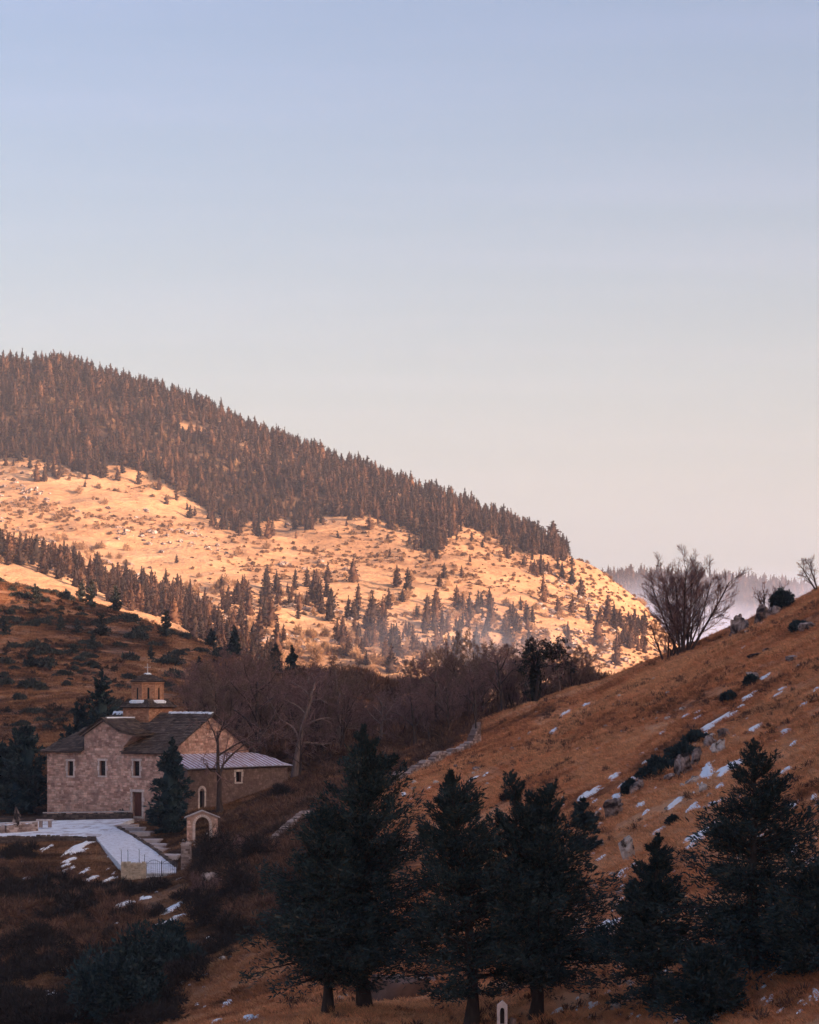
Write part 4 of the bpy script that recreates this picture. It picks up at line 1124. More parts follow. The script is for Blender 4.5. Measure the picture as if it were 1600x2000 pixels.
    # lean-to along the gable end
    dx, v0, v1, le, lt = 2.6, -.3, 14.9, 4.75, 6.0
    fl = frame((-dx, -v0, 0), (0, -1, 0), (-1, 0, 0)); Lw = v1 - v0
    lw = (7.15, 7.95, 3.25, 4.25); ld = (1.75, 2.45, .6, 2.55)
    wm = MB(); panel(wm, fl, 0, Lw, -2.2, le, [lw, ld])
    panel(wm, frame((0, -v0, 0), (-1, 0, 0), (0, 1, 0)), 0, dx, -2.2, le); panel(wm, frame((-dx, -v1, 0), (1, 0, 0), (0, -1, 0)), 0, dx + 2.2, -2.2, le)
    lo = wm.build('lean_to_wall', 'leanto_plaster', church)
    ls = MB(); stones(ls, fl, 0, Lw, -1.0, le, free_of([lw, ld, (1.5, 2.7, 2.3, 3.0)], .08), rng, (.14, .24), (.25, .55), (.006, .03)); stuff(ls.build('lean_to_stones', 'leanto_stone', lo))
    window(lo, fl, *lw, rng, False)
    p = MB(); p.add([fp(fl, ld[0], ld[2], -.3), fp(fl, ld[1], ld[2], -.3), fp(fl, ld[1], ld[3], -.3), fp(fl, ld[0], ld[3], -.3)], [(0, 1, 2, 3)]); p.build('arched_doorway', 'glass', lo)
    for i in range(9):          # voussoirs
        a0, a1 = math.pi * i / 9, math.pi * (i + 1) / 9; m = MB(); uc, zc = (ld[0] + ld[1]) / 2, 2.45; r0, r1 = .36, .6
        q = [(uc + r0 * math.cos(a0 + .02), zc + r0 * math.sin(a0 + .02)), (uc + r1 * math.cos(a0 + .02), zc + r1 * math.sin(a0 + .02)), (uc + r1 * math.cos(a1 - .02), zc + r1 * math.sin(a1 - .02)), (uc + r0 * math.cos(a1 - .02), zc + r0 * math.sin(a1 - .02))]
        m.hexa([fp(fl, *k, -.05) for k in q] + [fp(fl, *k, .05) for k in q]); m.build('surround_stone', 'dressed_stone', lo)
    for i in range(4):
        for (a, b_) in ((ld[0] - .22, ld[0]), (ld[1], ld[1] + .22)):
            m = MB(); m.hexa([fp(fl, a, .6 + i * .46, -.05), fp(fl, b_, .6 + i * .46, -.05), fp(fl, b_, 1.05 + i * .46, -.05), fp(fl, a, 1.05 + i * .46, -.05), fp(fl, a, .6 + i * .46, .04), fp(fl, b_, .6 + i * .46, .04), fp(fl, b_, 1.05 + i * .46, .04), fp(fl, a, 1.05 + i * .46, .04)]); m.build('surround_stone', 'dressed_stone', lo)
    # sheet-metal roof: one sheet per seam bay; hipped at the far end
    mr = MB(); slab(mr, [(-dx - .35, -v0 + .3, le - .03), (-dx - .35, -v1 - .4, le - .03), (-.02, -12.6, lt - .03), (-.02, -v0 + .1, lt - .03)], .06)
    slab(mr, [(-dx - .35, -v1 - .4, le - .03), (1.2, -v1 - .4, le - .03), (-.02, -12.6, lt - .03)], .06)
    met = mr.build('metal_roof', 'metal_roof', church)
    bay = .62; y = .2
    top0, top1 = 0.2, -12.6
    nb = int((v1 + .3 + .2) / bay)
    for i in range(nb):
        ya, yb_ = .55 - i * bay, .55 - (i + 1) * bay + .025
        ta, tb = max(ya, -12.6 + .01) if ya > -12.6 else ya, yb_
        za = lt if ya > -12.6 else lt + (le - lt) * min(1, (-12.6 - ya) / 3.4); zb = lt if yb_ > -12.6 else lt + (le - lt) * min(1, (-12.6 - yb_) / 3.4)
        xa = -.03 if ya > -12.6 else -.03 - (dx + .32) * min(1, (-12.6 - ya) / 3.4); xb = -.03 if yb_ > -12.6 else -.03 - (dx + .32) * min(1, (-12.6 - yb_) / 3.4)
        if xb < -dx - .25: break
        j = rng.uniform(0, .02)
        m = MB(); m.hexa([(-dx - .42, ya, le - .01), (-dx - .42, yb_, le - .01), (xb, yb_, zb - .01), (xa, ya, za - .01), (-dx - .42, ya, le + .02 + j), (-dx - .42, yb_, le + .02 + j), (xb, yb_, zb + .02 + j), (xa, ya, za + .02 + j)]); m.build('roof_sheet', 'metal_roof', met)
        m = MB(); m.tube([(-dx - .42, ya, le + .035), (xa, ya, za + .035)], [.045, .045], 5); m.build('seam', 'seam', met)
build_church()

# ---------------------------------------------------------------- court, walls, gate
def thing_mesh(name, mb, mat, label, cat, group=None):
    return tag(mb.build(name, mat), label, cat, group)

def ground_poly(name, pts, mat, thick=.22, sub=1):
    """sheet of snow or paving with a rim, from world points"""
    m = MB(); n = len(pts); top = [np.array(p) for p in pts]; bot = [p - np.array([0, 0, thick + .5]) for p in top]
    m.add(top + bot, [tuple(range(n))] + [(i, n + i, n + (i + 1) % n, (i + 1) % n) for i in range(n)])
    return structure(m.build(name, mat))

court = [P(-90, 1611, 247), P(88, 1603, 249), P(262, 1599, 245), P(236, 1609, 241), P(222, 1613, 239), P(206, 1627, 235), P(190, 1637, 232), P(100, 1633, 232.5), P(-90, 1634, 232.5)]
court = [np.array([p[0], p[1], p[2]]) for p in court]
ground_poly('church_court', court, 'court_snow')
ramp = [P(222, 1614, 238.8), P(262, 1630, 232.5), P(300, 1652, 225.5), P(345, 1688, 215.5), P(345, 1704, 212.8), P(285, 1706, 212.6), P(236, 1690, 215.5), P(212, 1664, 223), P(189, 1638, 231.6)]
ground_poly('snowy_ramp', ramp, 'trodden')

def dry_wall(name, path, heights, thick, mat_core, mat_stone, label, cat='wall', rng_seed=1, ch=(.14, .26), ln=(.25, .6), cap=None, group=None, below=1.2):
    """wall along a ground path: core + stones on both faces + optional cap slabs; path = base points (x,y,z)"""
    rng = np.random.default_rng(rng_seed)
    root = empty(name, tuple(path[0])); o = np.array(path[0], float)
    core, st = MB(), MB()
    for (a, b_), (ha, hb) in zip(zip(path[:-1], path[1:]), zip(heights[:-1], heights[1:])):
        a = np.array(a, float) - o; b_ = np.array(b_, float) - o; d = b_ - a; L = math.hypot(d[0], d[1]); u = np.array([d[0] / L, d[1] / L, 0]); n = np.array([u[1], -u[0], 0]) * (thick / 2)
        core.hexa([a - n - Zv * below, b_ - n - Zv * below, b_ + n - Zv * below, a + n - Zv * below, a - n + Zv * ha, b_ - n + Zv * hb, b_ + n + Zv * hb, a + n + Zv * ha])
        z_lo = min(a[2], b_[2]) - below * .6
        for sgn in (1, -1):
            fr = frame(np.array([a[0], a[1], 0]) + n * sgn, u, n * sgn / (thick / 2))
            def ins(uu, zz, du, dz):
                t = uu / L; g = a[2] + d[2] * t; top = g + ha + (hb - ha) * t; return g - below * .6 < zz and zz + dz * .3 < top + .04
            stones(st, fr, 0, L, z_lo, max(a[2] + ha, b_[2] + hb), ins, rng, ch, ln, (.015, .06))
        k = int(L / .4)
        for i in range(k):      # top course
            t = (i + .5) / max(k, 1); c = a + d * t + Zv * (ha + (hb - ha) * t); w = rng.uniform(.15, .24); h = rng.uniform(.06, .2)
            st.hexa([c - u * w - n * 1.02, c + u * w - n * 1.02, c + u * w + n * 1.02, c - u * w + n * 1.02, c - u * w * .8 - n * .85 + Zv * h, c + u * w * .8 - n * .85 + Zv * h, c + u * w * .8 + n * .85 + Zv * h, c - u * w * .8 + n * .85 + Zv * h])
    core.build('core', mat_core, root); stuff(st.build('stones', mat_stone, root))
    if cap:
        for (a, b_), (ha, hb) in zip(zip(path[:-1], path[1:]), zip(heights[:-1], heights[1:])):
            a = np.array(a, float) - o; b_ = np.array(b_, float) - o; d = b_ - a; L = math.hypot(d[0], d[1]); u = np.array([d[0] / L, d[1] / L, 0]); n = np.array([u[1], -u[0], 0]) * (thick / 2 + .07)
            k = max(1, int(L / 1.3))
            for i in range(k):
                t0, t1 = i / k + .004, (i + 1) / k - .004; p, q = a + d * t0 + Zv * (ha + (hb - ha) * t0 + .2), a + d * t1 + Zv * (ha + (hb - ha) * t1 + .2)
                m = MB(); m.hexa([p - n, q - n, q + n, p + n, p - n + Zv * .1, q - n + Zv * .1, q + n + Zv * .1, p + n + Zv * .1]); m.build('cap_slab', cap, root)
    return tag(root, label, cat, group)

def pz(px, py, D): return tuple(P(px, py, D))
dry_wall('retaining_wall', [pz(-90, 1646, 232.2), pz(40, 1646, 232.2), pz(100, 1646, 232.2), pz(187, 1648, 231.6)], [.42, .5, .55, .45], .45, 'dark_stone', 'dark_stone', 'dark mossy retaining wall along the front of the snowy court', rng_seed=2)
dry_wall('parapet_wall', [pz(-90, 1624, 236), pz(10, 1623, 236), pz(72, 1619, 238)], [.35, .4, .42], .5, 'field_stone', 'field_stone', 'low pale parapet wall left of the stone bench', rng_seed=3, cap='slab', below=.6)
dry_wall('garden_wall', [pz(86, 1598, 251), pz(170, 1597, 249), pz(258, 1595.5, 246.5)], [.28, .28, .28], .4, 'dark_stone', 'dark_stone', 'long low garden wall with pale capping in front of church wall', rng_seed=4, cap='slab', below=.6)
dry_wall('garden_wall', [pz(286, 1597, 244.6), pz(320, 1599, 243.6)], [.28, .28], .4, 'dark_stone', 'dark_stone', 'short low garden wall beside the church door and fir', rng_seed=5, cap='slab', below=.6)
# stone bench
root = empty('stone_bench', pz(88, 1612, 240)); tag(root, 'stone bench with flat slab seat at the court edge', 'bench')
m = MB(); m.box(-.8, .75, -.3, .3, .42, .56); m.build('seat', 'slab', root)
for x in (-.55, .3):
    m = MB(); m.box(x, x + .3, -.24, .24, -.2, .42); m.build('leg', 'field_stone', root)
# rough standing stone
me = rock_mesh(31, .85, .6, 1.45, 'rock'); o = link('standing_stone', me); o.location = pz(32, 1607, 236.5); tag(o, 'rough standing stone on the low wall at the far left', 'stone')
# paving slabs stepping down beside the ramp
steps = [(250, 1612, 240.5), (262, 1617, 238.6), (277, 1625, 235.8), (296, 1640, 230.6), (309, 1649, 228.2), (319, 1657, 226.0), (333, 1670, 221.5)]
root = empty('stone_steps', pz(*steps[0])); tag(root, 'flight of wide pale stone slabs stepping down beside snowy ramp', 'steps')
o0 = P(*steps[0])
for i, s in enumerate(steps):
    c = P(*s) - o0; m = MB(); w = .95 + .1 * (i % 3); dl = 1.0 if i < 6 else 1.4
    m.hexa([c + np.array(k) for k in ((-w, -dl, -.35), (w * .75, -dl, -.35), (w * 1.0, dl * .9, -.35), (-w * 1.15, dl * .9, -.35), (-w, -dl, .04), (w * .75, -dl, .04), (w, dl * .9, .04), (-w * 1.15, dl * .9, .04))])
    m.build('step', 'slab', root)
dry_wall('kerb_wall', [pz(232, 1618, 237.5), pz(262, 1636, 231.6), pz(300, 1660, 224.2), pz(344, 1694, 214.6)], [.1, .1, .12, .2], .28, 'dark_stone', 'dark_stone', 'dark stone kerb between the ramp and the stepped slabs', rng_seed=6, below=.5)
# gate wall, gate, rods and pillar
gz = P(237, 1728, 212.5)
dry_wall('gate_wall', [tuple(gz), tuple(P(285.5, 1726, 212.5))], [1.75, 1.7], .5, 'gate_stone', 'gate_stone', 'pale coursed stone wall left of the iron gate', rng_seed=7, ch=(.1, .17), ln=(.16, .38), below=1.0)
for i, px in enumerate((237, 250, 272, 282.5)):
    b0 = P(px, 1686, 212.5); m = MB(); hh = (1.05, 1.02, 1.1, .72)[i]
    m.tube([(0, 0, -.35), (0, 0, hh)], [.028, .022], 6)
    if i < 3: m.tube([(-.06, 0, hh), (0, 0, hh + .08), (.01, 0, hh + .09)], [.015, .02, .006], 5)
    o = thing_mesh('fence_rod', m, 'iron', ['thin iron rod at the outer corner of the gate wall', 'iron rod second from the corner on the gate wall', 'tallest iron rod on the gate wall', 'short iron rod on gate wall next to the gate'][i], 'rod', 'iron rods on the gate wall')
    o.location = b0
g0 = P(286.5, 1709, 212.3); root = empty('iron_gate', g0); tag(root, 'double iron gate with arched top and upright bars', 'gate')
W2 = (345 - 286.5) / F * 212.3
for leaf in range(2):
    x0 = leaf * W2 / 2 + .015; x1 = x0 + W2 / 2 - .03
    fr_ = MB(); fr_.tube([(x0, 0, -.12), (x0, 0, 1.12 + .1 * leaf)], [.022] * 2, 6); fr_.tube([(x1, 0, -.12), (x1, 0, 1.15)], [.022] * 2, 6)
    for z in (-.05, .05, .92): fr_.tube([(x0, 0, z), (x1, 0, z)], [.016] * 2, 5)
    arc = [(x0 + (x1 - x0) * t, 0, .95 + .28 * math.sin(math.pi * t)) for t in np.linspace(0, 1, 9)]; fr_.tube(arc, [.015] * 9, 5)
    lf = fr_.build('gate_leaf', 'iron', root)
    for i in range(1, 7):
        x = x0 + (x1 - x0) * i / 7; bar = MB(); top = .95 + .28 * math.sin(math.pi * i / 7) + .1; bar.tube([(x, 0, -.05), (x, 0, top - .08), (x, 0, top)], [.012, .012, .004], 5); bar.build('bar', 'iron', lf)
pb = P(364, 1694, 214); 
dry_wall('gate_pillar', [(pb[0] - .42, pb[1], pb[2]), (pb[0] + .4, pb[1], pb[2])], [1.95, 1.95], .7, 'field_stone', 'field_stone', 'square stone pillar right of the iron gate', 'pillar', 8, below=1.0)
# little arched shrine
sb = P(395, 1640, 226); root = empty('arched_shrine', sb, R(8)); tag(root, 'small stone shrine with round arch and gabled cap', 'shrine')
m = MB(); rngs = np.random.default_rng(3)
prof_o = [(-1.35, -1.2), (1.35, -1.2), (1.35, 1.95), (0, 2.55), (-1.35, 1.95)]
arc = [(.62 * math.cos(a), 1.25 + .75 * math.sin(a)) for a in np.linspace(0, math.pi, 13)]
inner = [(.62, -.1)] + arc + [(-.62, -.1)]
outer = [(1.35, -1.2), (1.35, 1.25)] + [(1.35, 1.95)] + [(0, 2.55)] + [(-1.35, 1.95), (-1.35, 1.25), (-1.35, -1.2)]
bm = bmesh.new()
vo = [bm.verts.new((x, -.3, z)) for x, z in [(-1.35, -1.2), (1.35, -1.2), (1.35, 1.95), (0, 2.5), (-1.35, 1.95)]]
vi = [bm.verts.new((x, -.3, z)) for x, z in inner]
eo = [bm.edges.new((vo[i], vo[(i + 1) % 5])) for i in range(5)]; ei = [bm.edges.new((vi[i], vi[(i + 1) % len(vi)])) for i in range(len(vi))]
bmesh.ops.triangle_fill(bm, edges=eo + ei, use_beauty=True)
ex = bmesh.ops.extrude_face_region(bm, geom=bm.faces[:]); bmesh.ops.translate(bm, vec=(0, .6, 0), verts=[v for v in ex['geom'] if isinstance(v, bmesh.types.BMVert)])
me = bpy.data.meshes.new('shrine_wall'); bm.to_mesh(me); bm.free(); me.materials.append(MATS['mortar']); link('wall', me, root)
st = MB(); frs = frame((-1.35, -.3, 0), (1, 0, 0), (0, -1, 0))
def shr(u, z, du, dz):
    x = u - 1.35
    if z + dz > 1.95 + .55 * (1 - (abs(x) + du) / 1.35): return False
    if z < 1.3: return abs(x) - du > .84
    return math.hypot(max(abs(x) - du, 0), max(z - dz - 1.25, 0)) > 1.0
stones(st, frs, 0, 2.7, -1.0, 2.4, shr, rngs, (.12, .2), (.2, .42)); stuff(st.build('stones', 'wall_stone', root))
for i in range(13):
    a0, a1 = math.pi * i / 13 + .02, math.pi * (i + 1) / 13 - .02; v = MB()
    q = [(.64 * math.cos(a0), 1.25 + .77 * math.sin(a0)), (.86 * math.cos(a0), 1.25 + .98 * math.sin(a0)), (.86 * math.cos(a1), 1.25 + .98 * math.sin(a1)), (.64 * math.cos(a1), 1.25 + .77 * math.sin(a1))]
    v.hexa([(x, -.25, z) for x, z in q] + [(x, -.37, z) for x, z in q]); v.build('arch_stone', 'dressed_stone', root)
for i in range(5):
    for s in (-1, 1):
        v = MB(); x0, x1 = sorted((s * .64, s * .86)); v.box(x0, x1, -.37, -.25, -.1 + i * .27, .15 + i * .27); v.build('arch_stone', 'dressed_stone', root)
for s in (-1, 1):
    v = MB(); v.hexa([(0, -.45, 2.52), (s * 1.55, -.45, 1.9), (s * 1.55, .45, 1.9), (0, .45, 2.52), (0, -.45, 2.62), (s * 1.55, -.45, 2.0), (s * 1.55, .45, 2.0), (0, .45, 2.62)]); v.build('cap_slab', 'slab', root)
v = MB(); v.box(-1.45, .9, -.75, -.32, -.25, -.13); v.build('sill_slab', 'slab', root)
# ruined field wall climbing the shoulder, and the fallen one below
rw = [(758, 1538, 232), (790, 1520, 234), (830, 1494, 238), (870, 1470, 242), (905, 1456, 245), (934, 1449, 247)]
pts, hs = [], []; rr_ = np.random.default_rng(12)
for k, q in enumerate(np.linspace(0, 5, 19)):
    px, py, D = (np.interp(q, range(6), [r[j] for r in rw]) for j in range(3))
    x = (px - 800) / F * D; gz_ = float(near_h(x, D)); pts.append((x, D, gz_))
    h = min(max(float(P(px, py, D)[2]) - gz_, .75), 2.3); hs.append(.35 if k == 0 else max(.3, h + rr_.uniform(-.45, .25)))
hs[-1] = max(hs[-1], 2.0); hs[-2] = max(hs[-2], 1.5)
dry_wall('ruined_wall', pts, hs, .7, 'field_stone', 'field_stone', 'ruined drystone wall climbing the shoulder of the brown hill', rng_seed=9, ch=(.13, .3), ln=(.2, .6), below=.8)
lw_ = []
for px, py, D in [(525, 1622, 206), (560, 1610, 209), (590, 1598, 212), (606, 1592, 214)]:
    x = (px - 800) / F * D; lw_.append((x, D, float(near_h(x, D))))
dry_wall('ruined_wall', lw_, [.3, .7, .9, .8], .6, 'dark_stone', 'field_stone', 'short broken drystone wall half lost in brambles below the lean-to', rng_seed=10, below=.6)
# leaning post by the wall end
x, D = (931 - 800) / F * 246.5, 246.5
m = MB(); m.tube([(0, 0, -.3), (-.12, 0, 1.2), (-.38, 0, 2.6)], [.09, .08, .06], 6); o = thing_mesh('wooden_post', m, 'bark_dark', 'dark leaning post at the top end of the ruined wall', 'post'); o.location = (x, D, float(near_h(x, D)) + 1.2)

# ---------------------------------------------------------------- near trees
def at_ground(px, D, dz=0.0):
    x = (px - 800.0) / F * D
    return (x, D, float(near_h(x, D)) + dz)

def height_for(px, D, py_top):
    return (HORIZ - py_top) / F * D - at_ground(px, D)[2]

def place_conifer(name, label, group, px, D, py_top, width_px, mat='needles_near', cat='tree', bark='bark_dark', lean_px=0, rz=0.0, dz=-.15, **kw):
    g = at_ground(px, D, dz); H = (HORIZ - py_top) / F * D - g[2]
    kw.setdefault('trunk_r', .018 * H + .03)
    w, c = conifer(H=H, Rr=width_px / F * D * .5, lean=(lean_px / F * D, 0), **kw)
    t = tree_thing(name, w, c, bark, mat); t.location = g; tag(t, label, cat, group)
    return t

FG = 'dark conifers across the foreground'
NEAR = dict(spray=.23, per=270, thin=(.20, .38), fat=.55)
place_conifer('conifer', 'tallest broad dark conifer left of the bare earth mound', FG, 712, 111, 1418, 395, seed=11, base=.16, limbs=250, rough=.34, shape=.84, pitch=(.02, 1.1), trunk_r=.27, **NEAR)
place_conifer('conifer', 'leftmost foreground conifer with a thin trunk and low skirt', FG, 640, 110.5, 1585, 330, seed=12, base=.16, limbs=190, rough=.36, shape=.62, pitch=(-.02, 1.0), lean_px=8, trunk_r=.22, **NEAR)
place_conifer('conifer', 'slender open-topped conifer between the earth mound and the little niche stone', FG, 920, 107, 1508, 345, seed=13, base=.16, limbs=210, rough=.48, shape=.76, pitch=(.05, 1.1), lean_px=-34, gaps=.05, trunk_r=.27, **NEAR)
place_conifer('conifer', 'twin-trunked conifer with two spires beside the niche stone', FG, 1046, 108, 1535, 350, seed=14, base=.16, limbs=220, rough=.44, shape=.70, pitch=(.05, 1.1), lean_px=28, gaps=.03, trunk_r=.24, forks=[(.06, -1.05, .2, 10.55)], **NEAR)
place_conifer('conifer', 'smallest foreground conifer standing between twin-trunked and rightmost ones', FG, 1282, 104, 1632, 255, seed=15, base=.06, limbs=160, rough=.46, shape=.82, pitch=(-.05, .95), gaps=.05, trunk_r=.2, **NEAR)
place_conifer('conifer', 'tall ragged conifer at the far right with drooping tiers', FG, 1478, 103, 1446, 420, seed=16, base=.05, limbs=230, rough=.52, shape=.84, pitch=(-.15, .85), gaps=.08, trunk_r=.24, lean_px=-12, **NEAR)
place_conifer('conifer', 'dark conifer cut by the right edge of the picture', FG, 1612, 99, 1700, 330, seed=17, base=.03, limbs=140, rough=.4, shape=.6, pitch=(-.1, .9), trunk_r=.2, **NEAR)
place_conifer('conifer', 'low dark conifer at the bottom edge between smallest and ragged conifers', FG, 1385, 98, 1860, 210, seed=20, base=.02, limbs=90, rough=.4, shape=.55, pitch=(.0, 1.0), trunk_r=.15, **NEAR)
place_conifer('juniper', 'dark juniper on the hill behind the twin-trunked conifer', None, 1140, 150, 1560, 80, mat='needles_fir', cat='tree', seed=19, base=.02, limbs=60, per=90, spray=.26, rough=.25, shape=.6, fat=.6)
CH = 'dark firs around the church'
place_conifer('fir_tree', 'dense dark fir standing in front of the church corner', CH, 335, 235, 1441, 108, mat='needles_fir', seed=21, base=.03, limbs=120, per=80, spray=.42, rough=.2, shape=.78, pitch=(-.15, .7), core=.55, fat=.6)
place_conifer('fir_tree', 'dark fir rising behind the church roof beside the drum', CH, 196, 278, 1308, 120, mat='needles_fir', seed=22, base=.05, limbs=110, per=70, spray=.45, rough=.4, shape=.75, pitch=(-.1, .8), core=.4)
place_conifer('fir_tree', 'shorter dark fir behind the left end of the church roof', CH, 150, 280, 1372, 90, mat='needles_fir', seed=23, base=.04, limbs=80, per=70, spray=.45, rough=.3, shape=.7, core=.4)
place_conifer('fir_tree', 'broad black fir left of the church end wall', CH, 48, 259, 1420, 125, mat='needles_fir', seed=24, base=.03, limbs=120, per=80, spray=.45, rough=.25, shape=.5, core=.5, fat=.6)
place_conifer('fir_tree', 'dark fir at the left edge beyond the stone bench', CH, 4, 266, 1455, 95, mat='needles_fir', seed=25, base=.03, limbs=90, per=80, spray=.45, rough=.25, shape=.5, core=.45, fat=.6)

# ---- junipers and young firs on the shaded left hillside
JUN = [(6, 1133, 26, 20), (70, 1176, 31, 32), (62, 1195, 20, 12), (128, 1172, 30, 24), (159, 1176, 25, 40), (178, 1187, 30, 50), (225, 1195, 34, 46), (248, 1213, 45, 20), (8, 1242, 30, 38), (68, 1225, 18, 20), (118, 1233, 26, 30), (151, 1237, 26, 28), (198, 1242, 46, 40),
       (182, 1269, 28, 30), (267, 1248, 42, 26), (325, 1245, 40, 48), (364, 1249, 30, 18), (27, 1265, 28, 13), (70, 1265, 42, 18), (58, 1304, 34, 32), (90, 1304, 55, 26), (116, 1279, 27, 11), (8, 1296, 36, 15), (178, 1300, 27, 13), (256, 1292, 31, 24), (295, 1288, 20, 28),
       (330, 1296, 56, 21), (345, 1279, 36, 13), (365, 1273, 20, 10), (392, 1274, 29, 12), (388, 1315, 26, 30), (337, 1323, 40, 20), (252, 1327, 30, 16), (12, 1338, 27, 19), (8, 1322, 30, 12), (62, 1342, 46, 20), (83, 1350, 30, 22), (37, 1368, 30, 18), (430, 1284, 40, 24), (300, 1262, 30, 12), (230, 1262, 26, 12), (20, 1200, 24, 14), (100, 1212, 22, 12), (280, 1232, 26, 14), (310, 1340, 34, 20), (130, 1340, 24, 14)]
JP = []
for k in range(4):
    w, c = bush(100 + k, 2.0, 1.0, n=1100, spray=.24, lobes=11 + 2 * k); JP.append((np_mesh('juniper_stems', w[0], w[1], 'bark_dark'), np_mesh('juniper_foliage', c[0], c[1], 'needles_juniper')))
UP = []
for k in range(3):
    w, c = conifer(seed=120 + k, H=1.0, Rr=.36, base=.03, limbs=60, per=26, spray=.11, rough=.3, shape=.7, trunk_r=.03, core=.35, fat=.55); UP.append((np_mesh('young_fir_stems', w[0], w[1], 'bark_dark'), np_mesh('young_fir_foliage', c[0], c[1], 'needles_juniper')))
SIDE = [(-1, 'near the left edge'), (90, 'left of the fir behind the church'), (190, 'above the church roof'), (300, 'right of the drum'), (420, 'near the thicket')]
def ordn(k): return ['first', 'second', 'third', 'fourth', 'fifth', 'sixth', 'seventh', 'eighth', 'ninth', 'tenth', 'eleventh', 'twelfth', 'thirteenth', 'fourteenth', 'fifteenth', 'sixteenth', 'seventeenth', 'eighteenth', 'nineteenth', 'twentieth'][k]
BAND = {}
for i, j in enumerate(JUN): BAND.setdefault((j[3] > 27, 0 if j[1] < 1215 else 1 if j[1] < 1275 else 2 if j[1] < 1310 else 3), []).append((j[0], i))
JLAB = {}
for (up_, bd), l in BAND.items():
    for k, (q, i) in enumerate(sorted(l)):
        row = ('top', 'upper', 'middle', 'lowest')[bd]
        JLAB[i] = (('upright young fir, ' if up_ else 'low dark juniper, ') + ordn(k) + ' from the left in the ' + row + ' band of the shaded hillside')
rj = np.random.default_rng(8); hp, ok = near_hit([j[0] for j in JUN], [j[1] for j in JUN], 262.0)
for i, (px, py, w, h) in enumerate(JUN):
    if not ok[i]: continue
    p = hp[i]; s = p[1] / F; up_ = h > 27
    if up_:
        m = UP[i % 3]; root = empty('young_fir', p, rj.uniform(0, 6)); hh = h * s * 1.05; root.scale = (w * s * 1.25 * 1.05, w * s * 1.25 * 1.05, hh)
    else:
        m = JP[i % 4]; root = empty('juniper_bush', p, rj.uniform(0, 6)); root.scale = (w * s / 2.0, w * s / 2.0, h * s * 1.1)
    root.location.z -= .1
    link('trunk', m[0], root); link('crown', m[1], root)
    if up_: tag(root, JLAB[i], 'tree', 'young firs on the shaded hillside')
    else: tag(root, JLAB[i], 'bush', 'junipers on the shaded hillside')
for (px, D, top, w, lab) in [(413, 462, 1229, 26, 'dark spruce beside a taller one at the shaded hill edge'), (457, 455, 1222, 34, 'tallest spruce on the shaded hill edge against sunlit grass'), (538, 425, 1256, 27, 'narrow dark spruce above the thicket, left of a pair'), (570, 420, 1262, 30, 'narrow dark spruce above the thicket, right of a pair')]:
    place_conifer('spruce_tree', lab, 'spruces along the shaded hill edge', px, D, top, w, mat='needles_fir', seed=int(px), base=.04, limbs=80, per=34, spray=.6, rough=.25, shape=.8, core=.4, pitch=(-.1, .6))

# ---- leafless trees
def bare_thing(name, label, cat, group, g, seed, H, mat='twigs', **kw):
    w, c = bare_tree(seed, H, **kw); t = tree_thing(name, w, c, 'bark_bare', mat); t.location = g; tag(t, label, cat, group); return t
# in front of the church gable
g = at_ground(430, 241, -.1); bare_thing('bare_tree', 'leafless tree with forked crown in front of the church gable', 'tree', None, g, 41, height_for(430, 241, 1385) + 1.4, kids=(8, 7, 6, 4), trunk_r=.30, first=.34, up=.06, wiggle=.17, angle=(.9, .8, .75, .8), spread=.8, ratio=(.74, .60, .52, .5), twig_r=.020, rr=.68)
# multi-stemmed one on the crest
g = at_ground(1336, 249, -.1); bare_thing('bare_tree', 'tall many-stemmed leafless tree on the hill crest against the sky', 'tree', None, g, 52, 11.2, stems=10, stem_spread=.50, kids=(20, 12, 8, 3), levels=3, trunk_r=.19, first=.14, up=.34, wiggle=.05, angle=(.70, .6, .6, .5), ratio=(.34, .52, .55, .5), twig_r=.013, rr=.46)
g = at_ground(1306, 251.5, -.1); bare_thing('bare_tree', 'smaller leaning leafless tree left of the many-stemmed crest tree', 'tree', None, (g[0] - .2, g[1], g[2]), 53, 6.4, stems=4, stem_spread=.85, kids=(10, 6, 4, 3), levels=3, trunk_r=.15, first=.12, up=.35, wiggle=.07, angle=(.6, .55, .6, .5), ratio=(.5, .55, .55, .5), twig_r=.019, rr=.52)
g = at_ground(1500, 247, .2); bare_thing('bare_tree', 'low stubby leafless tree among boulders on the crest', 'tree', None, g, 54, 3.6, stems=6, stem_spread=.8, kids=(7, 5, 4, 3), levels=3, trunk_r=.16, first=.3, up=.4, wiggle=.14, ratio=(.5, .55, .5, .5), twig_r=.018)
g = at_ground(1602, 244, -.1); bare_thing('bare_tree', 'leafless tree half cut by the right edge on the crest', 'tree', None, g, 55, 4.6, stems=5, stem_spread=.7, kids=(9, 7, 5, 3), levels=3, trunk_r=.13, first=.2, up=.35, wiggle=.1, ratio=(.5, .55, .55, .5), twig_r=.018)
